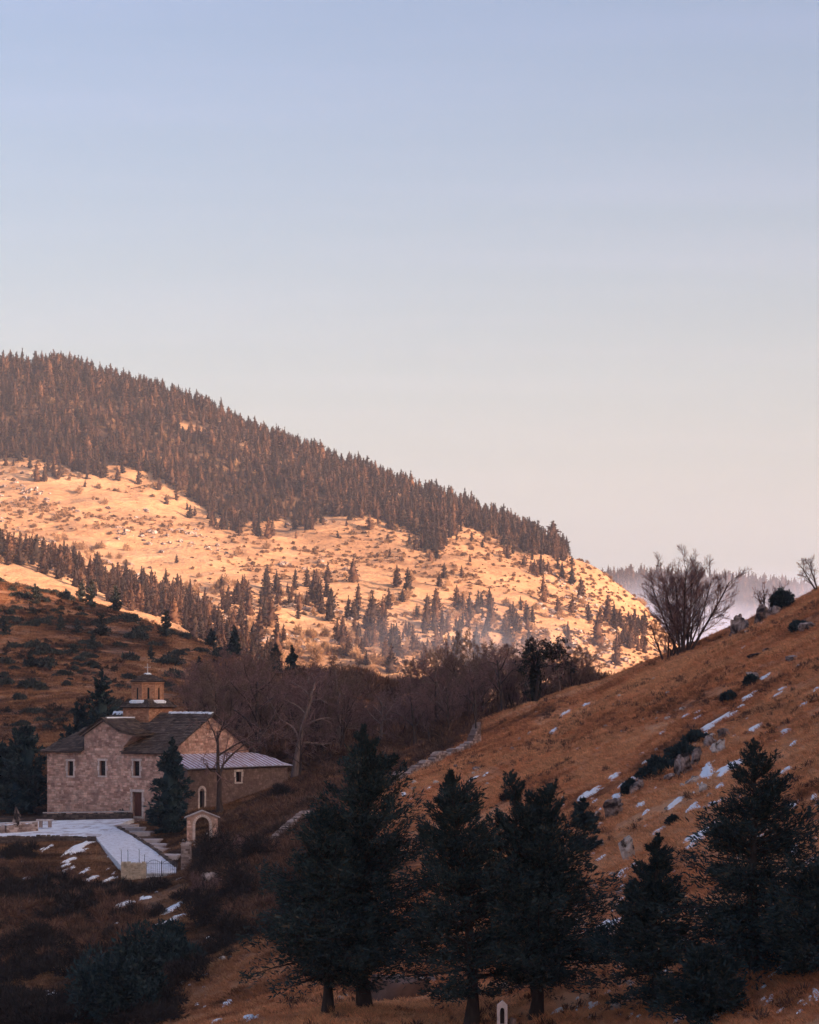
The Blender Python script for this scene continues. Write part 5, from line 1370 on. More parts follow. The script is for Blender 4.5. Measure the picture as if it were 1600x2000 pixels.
# ivy-clad weeping tree
D = 262; g = at_ground(1046, D, -.2); H = height_for(1046, D, 1212)
w, c = bare_tree(61, H, kids=(16, 7, 6, 4), trunk_r=.30, first=.55, up=.0, wiggle=.16, angle=(1.05, .8, .8, .8), ratio=(.60, .62, .6, .5), twig_r=.018, gravity=.22, spread=.6, rr=.55)
iv = tree_thing('ivy_clad_tree', w, c, 'bark_dark', 'twigs'); iv.location = g; tag(iv, 'dark ivy-clad tree with a spreading mop of drooping twigs', 'tree')
rng = np.random.default_rng(4); n = 2600; t = rng.random(n) ** .8; a = rng.uniform(0, 6.28, n); r = (.16 + .26 * np.sin(t * 3.1)) * rng.random(n) ** .5
pos = np.stack([r * np.cos(a), r * np.sin(a), t * H * .62], 1); vv = rhombi(pos, np.stack([np.cos(a), np.sin(a), .4 + 0 * a], 1) + rng.normal(size=(n, 3)) * .4, np.full(n, .3), np.full(n, .2), rng)
pk = rng.choice(len(c[0]), 4200, replace=False); lp_ = c[0][pk]; lv = rhombi(lp_, rng.normal(size=(4200, 3)) + np.array([0, 0, -.5]), rng.uniform(.16, .36, 4200), rng.uniform(.07, .16, 4200), rng)
link('leaf_mop', np_mesh('leaf_mop', lv[0], lv[1], 'ivy_leaves'), iv)
link('ivy', np_mesh('ivy_leaves', vv[0], vv[1], 'ivy_leaves'), iv)
# bushy leafless trees below the gate
for px, D, top, sd, sprd, lab in [(440, 203, 1618, 57, .75, 'big bushy leafless tree below the gate, right of the path'), (395, 188, 1690, 58, .8, 'smaller bushy leafless tree under the gate in the gully'), (500, 192, 1668, 59, .7, 'bushy leafless tree left of the orange shoulder')]:
    g = at_ground(px, D, -.1); bare_thing('bare_tree', lab, 'tree', None, g, sd, height_for(px, D, top) * 1.05, stems=7, stem_spread=sprd, kids=(11, 8, 7, 4), levels=3, trunk_r=.13, first=.15, up=.2, wiggle=.12, angle=(.7, .65, .65, .6), ratio=(.48, .55, .55, .5), twig_r=.012, rr=.5)
# thicket: prototypes copied
PROTO = []
for k in range(5):
    w, c = bare_tree(70 + k, 10.0, kids=(8, 8, 7, 6), trunk_r=.15, first=.22, up=.22, wiggle=.12, angle=(.6, .6, .65, .7), ratio=(.52, .56, .55, .55), twig_r=.017, stems=1 if k < 3 else 3, stem_spread=.3)
    PROTO.append((np_mesh('thicket_trunk', w[0], w[1], 'bark_bare', True), np_mesh('thicket_twigs', c[0], c[1], 'twigs' if k != 4 else 'twigs_pale')))
def zone_label(px):
    for lim, t in ((480, 'behind the church roof, right of the drum'), (580, 'behind the far end of the lean-to'), (690, 'above the tallest foreground conifer'), (790, 'in the dip of the thicket below sunlit slope'), (880, 'left of the ruined wall top'), (980, 'above the ruined wall'), (1080, 'around the foot of the ivy-clad tree'), (2000, 'at the right end of the thicket on the crest')):
        if px < lim: return 'leafless brown thicket tree ' + t
TOPLINE = [(380, 1300), (440, 1288), (500, 1282), (560, 1296), (640, 1300), (700, 1345), (760, 1345), (800, 1325), (850, 1300), (900, 1272), (960, 1250), (1000, 1268), (1060, 1290), (1110, 1262), (1150, 1285), (1185, 1318)]
rt = np.random.default_rng(17); cnt = 0; placed = []
tries = 0
while cnt < 96 and tries < 4000:
    tries += 1
    D = rt.uniform(258, 345); px = rt.uniform(370, 1165)
    x, y, z = at_ground(px, D)
    # keep clear of the church, the lean-to and the open crest of the hill
    if px < 600 and D < 268: continue
    if px < 420 and D < 285: continue
    if px > 880 and D < 262 + (px - 880) * .05: continue
    if px > 940 and D < 272: continue
    if any((x - q[0]) ** 2 + (y - q[1]) ** 2 < 2.1 ** 2 for q in placed): continue
    top = np.interp(px, [q[0] for q in TOPLINE], [q[1] for q in TOPLINE]) + rt.uniform(-38, 62)
    H = (HORIZ - top) / F * D - z
    if H < 2.5 or H > 13.5: continue
    k = int(rt.integers(0, 5)); root = empty('bare_tree', (x, y, z - .1), rt.uniform(0, 6.28)); s = H / 10.0; root.scale = (s * rt.uniform(.95, 1.3), s * rt.uniform(.95, 1.3), s)
    link('trunk', PROTO[k][0], root); link('crown', PROTO[k][1], root)
    tag(root, zone_label(px), 'tree', 'leafless trees of the thicket'); placed.append((x, y)); cnt += 1
# bigger trees with clear limbs at the thicket's near edge
HERO = []
for k in range(3):
    w, c = bare_tree(90 + k, 10.0, kids=(9, 7, 6, 5), trunk_r=.26, first=.30, up=.14, wiggle=.17, angle=(.75, .7, .7, .75), ratio=(.62, .58, .52, .5), twig_r=.016, rr=.66, spread=.8)
    HERO.append((np_mesh('hero_trunk', w[0], w[1], 'bark_pale' if k != 1 else 'bark_bare', True), np_mesh('hero_twigs', c[0], c[1], 'twigs_pale' if k == 2 else 'twigs')))
for k, px, D, top, wide, lab in [(0, 575, 259, 1288, 1.1, 'big leafless tree with a dark leaning trunk at the lean-to end'), (1, 505, 270, 1268, 1.0, 'big leafless tree rising behind the lean-to roof'), (2, 655, 264, 1298, 1.1, 'big leafless tree above the tallest foreground conifer'), (0, 742, 262, 1332, 1.1, 'big leafless tree in the dip of the thicket'), (1, 812, 258, 1322, 1.1, 'big leafless tree left of the ruined wall'), (2, 880, 266, 1275, 1.0, 'big leafless tree just behind the ruined wall'), (1, 985, 272, 1250, 1.1, 'big leafless tree left of the ivy-clad tree'), (2, 440, 288, 1275, 1.0, 'big leafless tree behind the church gable'), (0, 620, 300, 1275, 1.0, 'big leafless tree rising at the back of the thicket above the lean-to'), (1, 930, 262, 1290, 1.0, 'big leafless tree at the top end of the ruined wall'), (0, 1095, 264, 1268, 1.1, 'big spreading leafless tree right of the ivy-clad tree')]:
    x, y, z = at_ground(px, D); s_ = ((HORIZ - top) / F * D - z) / 9.2
    root = empty('bare_tree', (x, y, z - .1), px * .37); root.scale = (s_ * wide, s_ * wide, s_); link('trunk', HERO[k][0], root); link('crown', HERO[k][1], root); tag(root, lab, 'tree')
# a few that stand out of the thicket
def proto_tree(k, px, D, top, label, wide=1.0, rz=0.0, group=None):
    x, y, z = at_ground(px, D); s = ((HORIZ - top) / F * D - z) / 10.0
    root = empty('bare_tree', (x, y, z - .1), rz); root.scale = (s * wide, s * wide, s); link('trunk', PROTO[k][0], root); link('crown', PROTO[k][1], root); tag(root, label, 'tree', group)
proto_tree(0, 866, 300, 1205, 'tall thin leafless tree poking above the thicket, left of the ivy-clad tree', .6, 1.0)
proto_tree(1, 722, 330, 1300, 'leafless tree with clear forks against sunlit slope in the thicket gap', .8, 2.0)
proto_tree(3, 1120, 276, 1262, 'leafless bushy tree right of the ivy-clad tree on the crest', 1.35, .4)
proto_tree(4, 1160, 272, 1290, 'low sprawling leafless tree where thicket meets the open hill', 1.5, 3.0)
proto_tree(2, 585, 256, 1380, 'leaning leafless tree at the right end of the lean-to', 1.2, 1.3)
proto_tree(0, 940, 276, 1262, 'dense leafless tree at the thicket corner above the ruined wall', 1.2, 2.2)
# young leafy oak scrub by the big conifer (reddish green mass)
# brown shrubs in the gully, each its own
SHR = [(262, 1985, 200, 250, 'great black-green bush filling the gully below the gate'), (330, 1900, 120, 120, 'dark bush at the right side of the great gully bush'), (205, 1960, 90, 110, 'dark bush at the left side of the great gully bush'), (420, 1700, 90, 120, 'dark leafless shrub right of the gate pillar'), (470, 1760, 110, 110, 'dark leafless shrub in the gully below the shrine'), (400, 1810, 120, 110, 'dark leafless shrub in the gully above the squat conifer'), (500, 1690, 90, 90, 'brown shrub between shrine and broken wall'), (60, 1860, 130, 80, 'dark shrub on the lower left bank near the frame edge'), (140, 1800, 110, 60, 'dark shrub on the lower left bank by the snow streak'), (20, 1760, 110, 60, 'dark shrub under the court at the left edge'), (455, 1850, 110, 90, 'dark shrub at the foot of the gully'), (140, 1740, 60, 26, 'low dark shrub below the court snow patches'), (545, 1560, 50, 36, 'dark shrub against the far end of lean-to wall'),
       (1290, 1515, 75, 52, 'black shrub wrapped round the big boulders'), (1335, 1480, 60, 42, 'black shrub behind the big boulders'), (1365, 1450, 45, 30, 'reddish dark shrub above the big boulders'), (1232, 1548, 30, 30, 'dark shrub against a lone boulder left of the black shrubs'), (1526, 1192, 44, 62, 'dark pointed juniper among boulders on the crest'), (1425, 1368, 26, 24, 'small round dark shrub high on the brown hill'), (1467, 1336, 24, 22, 'small dark shrub beside a rock under the crest'), (1560, 1230, 60, 26, 'dark scrub near the right edge under the crest'), (1315, 1608, 22, 14, 'tiny reddish shrub between snow streaks'), (1000, 1560, 30, 14, 'tiny shrub on the grassy shoulder')]
hp, ok = near_hit([s[0] for s in SHR], [s[1] for s in SHR])
for i, (px, py, w, h, lab) in enumerate(SHR):
    if not ok[i]: continue
    p = hp[i]; s = p[1] / F; dark = px > 1100 or 'gully bush' in lab or 'black-green' in lab
    wd, cr = bush(300 + i, w * s, h * s, n=14000 if 'great' in lab else 4200 if dark else 3400, spray=.26 if dark else .42, lobes=26 if 'great' in lab else 15, asp=.45 if dark else .09)
    t = tree_thing('shrub', wd, cr, 'bark_dark', 'needles_fir' if dark else 'bramble_dark', 'foliage' if dark else 'twigs', 'stems'); t.location = (p[0], p[1], p[2] - .1); tag(t, lab, 'shrub')
# plants along the foot of the church wall
for px, D, w, h, lab in [(130, 253.5, 70, 30, 'low dark plants along the left foot of the church wall'), (185, 251, 40, 20, 'low plants at the middle of the church wall foot'), (238, 248.5, 42, 32, 'dark plants at the wall foot left of the door')]:
    g = at_ground(px, D, .1); s = D / F; wd, cr = bush(int(px), w * s, h * s, n=1500, spray=.2, lobes=9)
    t = tree_thing('wall_plants', wd, cr, 'bark_dark', 'needles_juniper', 'foliage', 'stems'); t.location = g; t.scale = (1, .35, 1); t.rotation_euler = (0, 0, -TH * .95); tag(t, lab, 'plant')

# ---------------------------------------------------------------- mountain forest
FP = []
for k in range(6):
    w, c = conifer(seed=200 + k, H=10.0, Rr=[2.5, 2.9, 2.6, 3.2, 2.2, 2.8][k], base=.03, limbs=74, per=15, spray=.85, rough=.3, shape=[.95, 1.0, .9, .8, 1.05, .95][k], core=.66, pitch=(-.25, .7), trunk_r=.14)
    v, t = c
    # one mesh per tree at this distance: trunk and crown as two parts sharing data
    FP.append((np_mesh('far_fir_trunk', *tube_np([(0, 0, -.6), (0, 0, 4), (0, 0, 9.5)], [.22, .17, .03], 5), 'bark_dark'), np_mesh('far_fir_crown', v, t, 'needles_far')))
SKYL = [(px, py) for px, py, D in RIDGE]
FOREST = [(-40, 690), (150, 700), (300, 735), (500, 815), (700, 900), (900, 982), (1000, 1025), (1108, 1085), (1103, 1097), (1037, 1082), (994, 1070), (940, 1045), (906, 1030), (880, 1052), (848, 1080), (836, 1060), (797, 1034), (731, 1012), (666, 1012), (626, 1003), (608, 1036), (568, 1018), (520, 1022), (472, 1030), (424, 1006), (392, 986), (352, 962), (304, 926), (256, 914), (208, 914), (200, 934), (152, 922), (100, 908), (40, 894), (-40, 906)]
SPUR = [(-40, 1010), (10, 1000), (60, 1015), (110, 1000), (140, 1040), (160, 1060), (215, 1075), (260, 1110), (330, 1150), (420, 1205), (480, 1270), (540, 1310), (540, 1325), (470, 1305), (420, 1268), (385, 1250), (330, 1212), (250, 1192), (130, 1142), (60, 1108), (-40, 1098)]
LOWER = [[(560, 1150), (640, 1140), (650, 1215), (560, 1210)], [(430, 1150), (540, 1150), (560, 1260), (520, 1300), (440, 1220)], [(680, 1190), (760, 1190), (760, 1250), (690, 1250)], [(640, 1240), (780, 1230), (960, 1215), (960, 1300), (880, 1330), (700, 1310)], [(790, 1190), (950, 1180), (960, 1235), (800, 1240)], [(980, 1220), (1030, 1210), (1040, 1260), (990, 1270)]]
CLUMPS = [[(66, 930), (120, 920), (122, 940), (70, 942)], [(1034, 1112), (1080, 1112), (1082, 1130), (1040, 1128)], [(430, 1030), (475, 1028), (478, 1040), (436, 1040)], [(820, 1052), (850, 1050), (852, 1078), (826, 1078)], [(1200, 1215), (1260, 1225), (1260, 1285), (1200, 1260)]]
LONE = [(690, 1137, 46), (775, 1147, 44), (797, 1157, 48), (868, 1129, 30), (902, 1126, 22), (858, 1146, 26), (957, 1191, 42), (1062, 1176, 54), (1117, 1142, 38), (1135, 1169, 42), (1098, 1132, 36), (1017, 1192, 28), (1090, 1196, 32), (1118, 1197, 38), (1150, 1212, 36), (1172, 1218, 34), (1187, 1210, 44), (1200, 1222, 46), (853, 1089, 26), (762, 1087, 18), (918, 1097, 16), (786, 1176, 26), (1117, 1105, 20), (995, 1065, 22), (371, 1012, 26), (524, 1052, 42), (600, 1035, 30), (660, 1050, 14), (757, 1057, 16), (230, 937, 24), (38, 900, 30), (12, 910, 28), (518, 1165, 52), (577, 1132, 22), (613, 1172, 56), (462, 1180, 40), (680, 1208, 44), (720, 1230, 48), (1110, 1275, 60), (1205, 1300, 60), (1168, 1262, 60), (1040, 1215, 30), (345, 1100, 18), (325, 985, 20), (1300, 1278, 24), (748, 1205, 40), (700, 1180, 40)]
rf = np.random.default_rng(23)
trees = []          # (x, y, z, H, where)
def sample_region(poly, n_cand, mind, hrange, where, edge=None):
    """world-uniform candidates on the mountain, kept if their foot lies inside the wood"""
    px0, px1 = min(p[0] for p in poly), max(p[0] for p in poly); py0, py1 = min(p[1] for p in poly), max(p[1] for p in poly)
    rr = rf.random((n_cand, 2))
    if where == 'forest': D0, D1 = 1200, 1475
    elif where == 'spur': D0, D1 = 780, 1010
    else: D0, D1 = 860, 1330
    y = D0 + (D1 - D0) * rr[:, 1]; x = ((px0 - 20 + (px1 - px0 + 40) * rr[:, 0]) - 800) / F * y
    z = mtn_h(x, y); px, py = proj(x, y, z)
    ok = in_poly(px, py, poly)
    # drop feet hidden behind nearer ground
    hit, _ = mtn_hit(px[ok], py[ok] - 1.0) if ok.any() else (np.zeros((0, 3)), None)
    idx = np.nonzero(ok)[0]; vis = np.abs(hit[:, 1] - y[idx]) < 45; idx = idx[vis] if where != 'forest' else idx
    out = []
    cell = {}
    for i in idx:
        c = (int(x[i] // mind), int(y[i] // mind)); bad = False
        for a in (-1, 0, 1):
            for b_ in (-1, 0, 1):
                for j in cell.get((c[0] + a, c[1] + b_), ()):
                    if (x[i] - x[j]) ** 2 + (y[i] - y[j]) ** 2 < mind * mind: bad = True
        if bad: continue
        cell.setdefault(c, []).append(i); out.append((x[i], y[i], z[i], rf.uniform(*hrange), where))
    return out
clear = lambda x, y: fbm(np.asarray(x) / 38, np.asarray(y) / 26, 123, 3)
for t in sample_region(FOREST, 38000, 3.6, (4.5, 11.0), 'forest'):
    c_ = float(clear(t[0], t[1]))
    if c_ > .40 and rf.random() < .85: continue
    k_ = 1 + .22 * float(vnoise(np.array(t[0] / 30), np.array(t[1] / 30), 4)) * 2
    trees.append((t[0], t[1], t[2], t[3] * k_ * (1.25 if rf.random() < .06 else 1.0), t[4]))
SPILL = [p for p in FOREST if p[1] > 880 and p[0] > -50][::1]
low_edge = [p for p in FOREST[8:]]
trees += sample_region(low_edge + [(p[0] - 12, p[1] + 26) for p in reversed(low_edge)], 5000, 9.0, (3.5, 9.0), 'forest')
trees += sample_region(SPUR, 5000, 5.0, (5.0, 10.5), 'spur')
# the big old ones at the left end of the spur
trees += sample_region([(-30, 1040), (125, 1030), (135, 1080), (-30, 1085)], 500, 5.5, (11.0, 16.0), 'spur')
for q in LOWER: trees += sample_region(q, 1500, 8.5, (5.0, 11.5), 'lower')
for q in CLUMPS: trees += sample_region(q, 900, 4.0, (5.5, 9.5), 'clump')
lp, lo_ = mtn_hit([t[0] for t in LONE], [t[1] for t in LONE])
for (px, py, h), p, k in zip(LONE, lp, lo_):
    if k: trees.append((p[0], p[1], p[2], h / F * p[1] * 1.05, 'lone'))
# needle litter and moss darken the ground under the closed wood
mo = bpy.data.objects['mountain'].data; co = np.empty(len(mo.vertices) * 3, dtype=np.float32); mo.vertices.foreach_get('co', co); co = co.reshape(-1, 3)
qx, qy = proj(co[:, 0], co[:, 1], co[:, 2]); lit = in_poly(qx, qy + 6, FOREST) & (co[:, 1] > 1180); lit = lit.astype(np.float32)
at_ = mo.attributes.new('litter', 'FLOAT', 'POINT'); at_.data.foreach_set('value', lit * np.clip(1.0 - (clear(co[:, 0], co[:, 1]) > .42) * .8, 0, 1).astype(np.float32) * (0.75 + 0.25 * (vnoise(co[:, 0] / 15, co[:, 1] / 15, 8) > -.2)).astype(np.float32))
# 300 that show largest (a full silhouette first, then size) are single trees
def show(t):
    px = H = t[3] / t[1] * F
    if not (-20 < 800 + F * t[0] / t[1] < 1500): return 0
    return H * (1.6 if t[4] in ('lone', 'clump') else 1.25 if t[4] in ('lower', 'spur') else .8)
trees.sort(key=show, reverse=True)
single, rest = trees[:300], trees[300:]
LAB = {'forest': ('tall fir in the dark forest along the mountain top', 'firs of the mountain-top forest'), 'spur': ('sunlit fir on the wooded spur above the shaded hill', 'firs on the sunlit spur'),
       'lower': ('fir in the loose woods at the mountain foot', 'firs at the mountain foot'), 'clump': ('fir in a tight clump on the golden slope', 'firs in clumps on the golden slope'), 'lone': ('lone fir standing on the golden mountain slope', 'lone firs on the golden slope')}
def lone_band(t):
    py = HORIZ - F * t[2] / t[1]; return 'upper' if py < 1100 else 'middle' if py < 1165 else 'lower' if py < 1205 else 'lowest'
lone_order = {}
for bnd in ('upper', 'middle', 'lower', 'lowest'):
    for k, t in enumerate(sorted([t for t in single if t[4] == 'lone' and lone_band(t) == bnd], key=lambda t: t[0] / t[1])): lone_order[id(t)] = ordn(min(k, 19)) + ' from the left along its ' + bnd + ' part'
def far_label(t):
    px = 800 + F * t[0] / t[1]; wh = t[4]
    if wh == 'lone':
        return 'lone fir on the golden slope, ' + lone_order[id(t)]
    if wh == 'clump': return 'fir in the small tight clump ' + ('at the left edge of the golden slope' if px < 300 else 'in the middle of the golden slope' if px < 700 else 'under the forest tongue' if px < 950 else 'below the end of the ridge' if px < 1150 else 'behind the crest tree')
    if wh == 'spur': return ('tall old fir' if t[3] > 10.9 else 'sunlit fir') + ' on the near spur, ' + ('at its left end' if px < 90 else 'left of its middle' if px < 200 else 'at its middle' if px < 320 else 'right of its middle' if px < 430 else 'at its low right end')
    if wh == 'lower': return 'fir in the loose woods at the mountain foot, ' + ('above the tall spruces' if px < 560 else 'above the thicket dip' if px < 700 else 'left of the tall thin bare tree' if px < 860 else 'left of the ivy-clad tree' if px < 980 else 'behind the ivy-clad tree')
    return LAB[wh][0]
for i, (x, y, z, H, wh) in enumerate(single):
    k = i % 6; root = empty('fir_tree', (x, y, z - .3), rf.uniform(0, 6.28)); s = H / 10; root.scale = (s * rf.uniform(.85, 1.25), s * rf.uniform(.85, 1.25), s)
    link('trunk', FP[k][0], root); link('crown', FP[k][1], root); tag(root, far_label(single[i]), 'tree', LAB[wh][1])
if rest:
    a = np.array([(t[0], t[1], t[2] - .3) for t in rest]); h = np.array([t[3] / 10 for t in rest])
    wd = rf.uniform(.8, 1.45, len(a)); scatter('forest', a, rf.uniform(0, 6.28, len(a)), np.stack([h * wd, h * wd, h], 1), [m[1] for m in FP], 'dark fir forest covering the upper mountain', 'forest')

# scrub and rocks of the golden slope
w, c = bush(401, 2.4, 1.7, n=170, spray=.75, lobes=5); SB1 = np_mesh('scrub_mesh', c[0], c[1], 'scrub_far')
w, c = bush(402, 3.0, 1.2, n=170, spray=.75, lobes=7); SB2 = np_mesh('scrub_mesh', c[0], c[1], 'scrub_far')
w, c = bush(403, 3.4, 3.4, n=420, spray=1.0, lobes=6, asp=.12); SB3 = np_mesh('scrub_mesh', c[0], c[1], 'scrub_far')
n = 70000; D = rf.uniform(800, 1400, n); px = rf.uniform(-30, 1330, n); x = (px - 800) / F * D; z = mtn_h(x, D); ppx, ppy = proj(x, D, z)
fm = in_poly(ppx, ppy, FOREST); dens = fbm(x / 60, D / 60, 91, 3)
keep = (~fm) & (dens + rf.normal(0, .25, n) > .12); keep &= rf.random(n) < .42
a = np.stack([x, D, z - .1], 1)[keep]
scatter('scrub', a, rf.uniform(0, 6.28, len(a)), rf.uniform(.25, 1.0, len(a)) ** 2.2 * 1.05, [SB1, SB2, SB1], 'tawny low scrub dotted over the golden mountain slope', 'scrub')
# pale leafless bushes near the foot of the slope and between firs
n = 9000; D = rf.uniform(800, 1440, n); px = rf.uniform(-30, 1330, n); x = (px - 800) / F * D; z = mtn_h(x, D); ppx, ppy = proj(x, D, z); low = np.clip((ppy - 1120) / 150, 0, 1); fm = in_poly(ppx, ppy, FOREST); sp = in_poly(ppx, ppy, SPUR)
keep = rf.random(n) < np.where(fm, np.where(clear(x, D) > .3, .9, .22), np.where(sp, .2, .02 + .34 * low)) * (fbm(x / 45, D / 45, 14, 3) > -.05)
a = np.stack([x, D, z - .2], 1)[keep]
scatter('pale_bushes', a, rf.uniform(0, 6.28, len(a)), rf.uniform(.5, 1.45, len(a)), SB3, 'pale leafless bushes at the foot of the mountain and among firs', 'bushes')
rk = [rock_mesh(500 + i, 2.6, 1.8, 1.1, 'rock', 2) for i in range(3)]
n = 16000; D = rf.uniform(850, 1400, n); px = rf.uniform(-30, 1330, n); x = (px - 800) / F * D; z = mtn_h(x, D); dens = fbm(x / 40, D / 40, 55, 4)
rpx, rpy = proj(x, D, z); keep = (dens > .27) & (rf.random(n) < .4) & ~in_poly(rpx, rpy, FOREST); a = np.stack([x, D, z - .15], 1)[keep]
scatter('mountain_rocks', a, rf.uniform(0, 6.28, len(a)), rf.uniform(.3, 1.0, len(a)) ** 1.5 * 1.6, rk, 'pale limestone rocks strewn over the golden slope', 'rocks')

# wood on the distant hill
n = 20000; x = rf.uniform(-250, 900, n); y = rf.uniform(2120, 2680, n); z = far_h(x, y); ppx, ppy = proj(x, y, z)
d2 = fbm(x / 90, y / 90, 66, 3)
keep = (ppx > 1080) & (ppx < 1720) & (rf.random(n) < np.where(d2 > -.25, .62, .25)); a = np.stack([x, y, z - .5], 1)[keep]
scatter('distant_forest', a, rf.uniform(0, 6.28, len(a)), rf.uniform(.9, 1.9, len(a)), [m[1] for m in FP], 'hazy fir forest on the distant hill', 'forest')

# ---------------------------------------------------------------- rocks on the near hill
ROCKS = [(1335, 1512, 36, 46, 'tall weathered boulder at the middle of the big outcrop'), (1362, 1492, 22, 42, 'narrow upright boulder between tall boulder and snow patch'), (1407, 1468, 34, 26, 'pale boulder at the upper right end of the outcrop'), (1412, 1440, 25, 20, 'round boulder above the outcrop'), (1386, 1458, 30, 26, 'dark hollow boulder in the outcrop'), (1246, 1546, 30, 24, 'boulder leaning on a dark shrub below the outcrop'), (1311, 1522, 26, 13, 'low flat rock under the black shrub'), (1356, 1530, 36, 15, 'long pale rock below the outcrop'), (1377, 1547, 20, 20, 'squarish rock below the long pale rock'), (1337, 1538, 20, 10, 'small rock with snow beside it'),
         (1200, 1596, 46, 36, 'dark mottled boulder right of the juniper'), (1169, 1596, 13, 16, 'small pale boulder touching the juniper'), (1174, 1616, 18, 13, 'pale rock at the foot of the juniper'), (1225, 1682, 33, 46, 'white standing boulder with dark cracks on the open hill'), (1165, 1656, 44, 16, 'low grey rock ledge above the snow spot'), (1447, 1238, 44, 36, 'dark brown boulder on the skyline'), (1432, 1247, 20, 20, 'small dark boulder at the skyline foot'), (1490, 1214, 30, 32, 'jagged boulder under the stubby crest tree'), (1513, 1202, 26, 20, 'rounded boulder between crest tree and dark juniper'),
         (1470, 1332, 26, 26, 'split boulder below the crest'), (1478, 1284, 34, 10, 'long low rock band under the crest'), (1503, 1272, 28, 9, 'low rock band right of another under the crest'), (1580, 1230, 36, 18, 'grey rock ledge near the right edge'), (1548, 1290, 30, 12, 'dark low rock near the right edge below the ledge'), (925, 1492, 16, 7, 'flat grey stone under the ruined wall end'), (890, 1502, 7, 12, 'small upright stone below the ruined wall'), (933, 1505, 22, 9, 'low dark stone below the ruined wall end'), (1218, 1648, 12, 8, 'small rock above the white boulder'), (410, 1728, 34, 30, 'mossy boulder beside the gate pillar'), (590, 1735, 28, 16, 'pinkish rock on the shoulder left of the tallest conifer')]
hp, ok = near_hit([r[0] for r in ROCKS], [r[1] for r in ROCKS])
for i, (px, py, w, h, lab) in enumerate(ROCKS):
    if not ok[i]: continue
    p = hp[i]; s = p[1] / F
    o = link('boulder', rock_mesh(600 + i, w * s * .95, w * s * .8, h * s * 1.0, 'rock_pale' if 'white' in lab or 'pale' in lab else 'rock', 4, .9)); o.location = (p[0], p[1] + .2, p[2] - .05); tag(o, lab, 'rock', 'boulders on the hillside')
# bare earth mound under the foreground conifers
g = at_ground(775, 121); me = rock_mesh(77, 3.3, 2.2, 1.6, 'earth', 4, .3); o = link('earth_mound', me); o.location = (g[0], g[1], g[2] - .15)
for pl in me.polygons: pl.use_smooth = True
tag(o, 'smooth grey-brown earth mound between two foreground trunks', 'mound')
# little niche stone and stump at the bottom edge
g = at_ground(981, 103.5); root = empty('niche_stone', (g[0], g[1], (HORIZ - 2012) / F * 103.5)); tag(root, 'small pointed marker stone with an arched niche, at the bottom edge', 'marker')
bm = bmesh.new()
vo = [bm.verts.new((x, -.14, z)) for x, z in [(-.21, -.7), (.21, -.7), (.21, 1.02), (0.02, 1.2), (-.21, 1.02)]]
vi = [bm.verts.new((x, -.14, z)) for x, z in [(.09, .25)] + [(.09 * math.cos(a), .78 + .14 * math.sin(a)) for a in np.linspace(0, math.pi, 7)] + [(-.09, .25)]]
eo = [bm.edges.new((vo[i], vo[(i + 1) % 5])) for i in range(5)]; ei = [bm.edges.new((vi[i], vi[(i + 1) % len(vi)])) for i in range(len(vi))]
bmesh.ops.triangle_fill(bm, edges=eo + ei, use_beauty=True)
ex = bmesh.ops.extrude_face_region(bm, geom=bm.faces[:]); bmesh.ops.translate(bm, vec=(0, .28, 0), verts=[v for v in ex['geom'] if isinstance(v, bmesh.types.BMVert)])
me = bpy.data.meshes.new('marker_body'); bm.to_mesh(me); bm.free(); me.materials.append(MATS['dressed_stone']); link('body', me, root)
m = MB(); m.box(-.1, .1, .06, .12, .2, 1.0); m.build('niche_back', 'iron', root)
m = MB(); m.tube([(0, 0, -.4), (0, 0, .28), (.02, 0, .42)], [.17, .16, .14], 9); o = m.build('stump', 'wood'); o.location = (root.location.x + .42, 103.6, root.location.z + .05); tag(o, 'short pale stump right of the niche stone', 'stump')
m = MB(); m.tube([(0, 0, -.3), (0, 0, .45)], [.09, .07], 6); o = m.build('stake', 'wood'); o.location = at_ground(138, 190); tag(o, 'short pale stake on the lower left bank', 'stake')

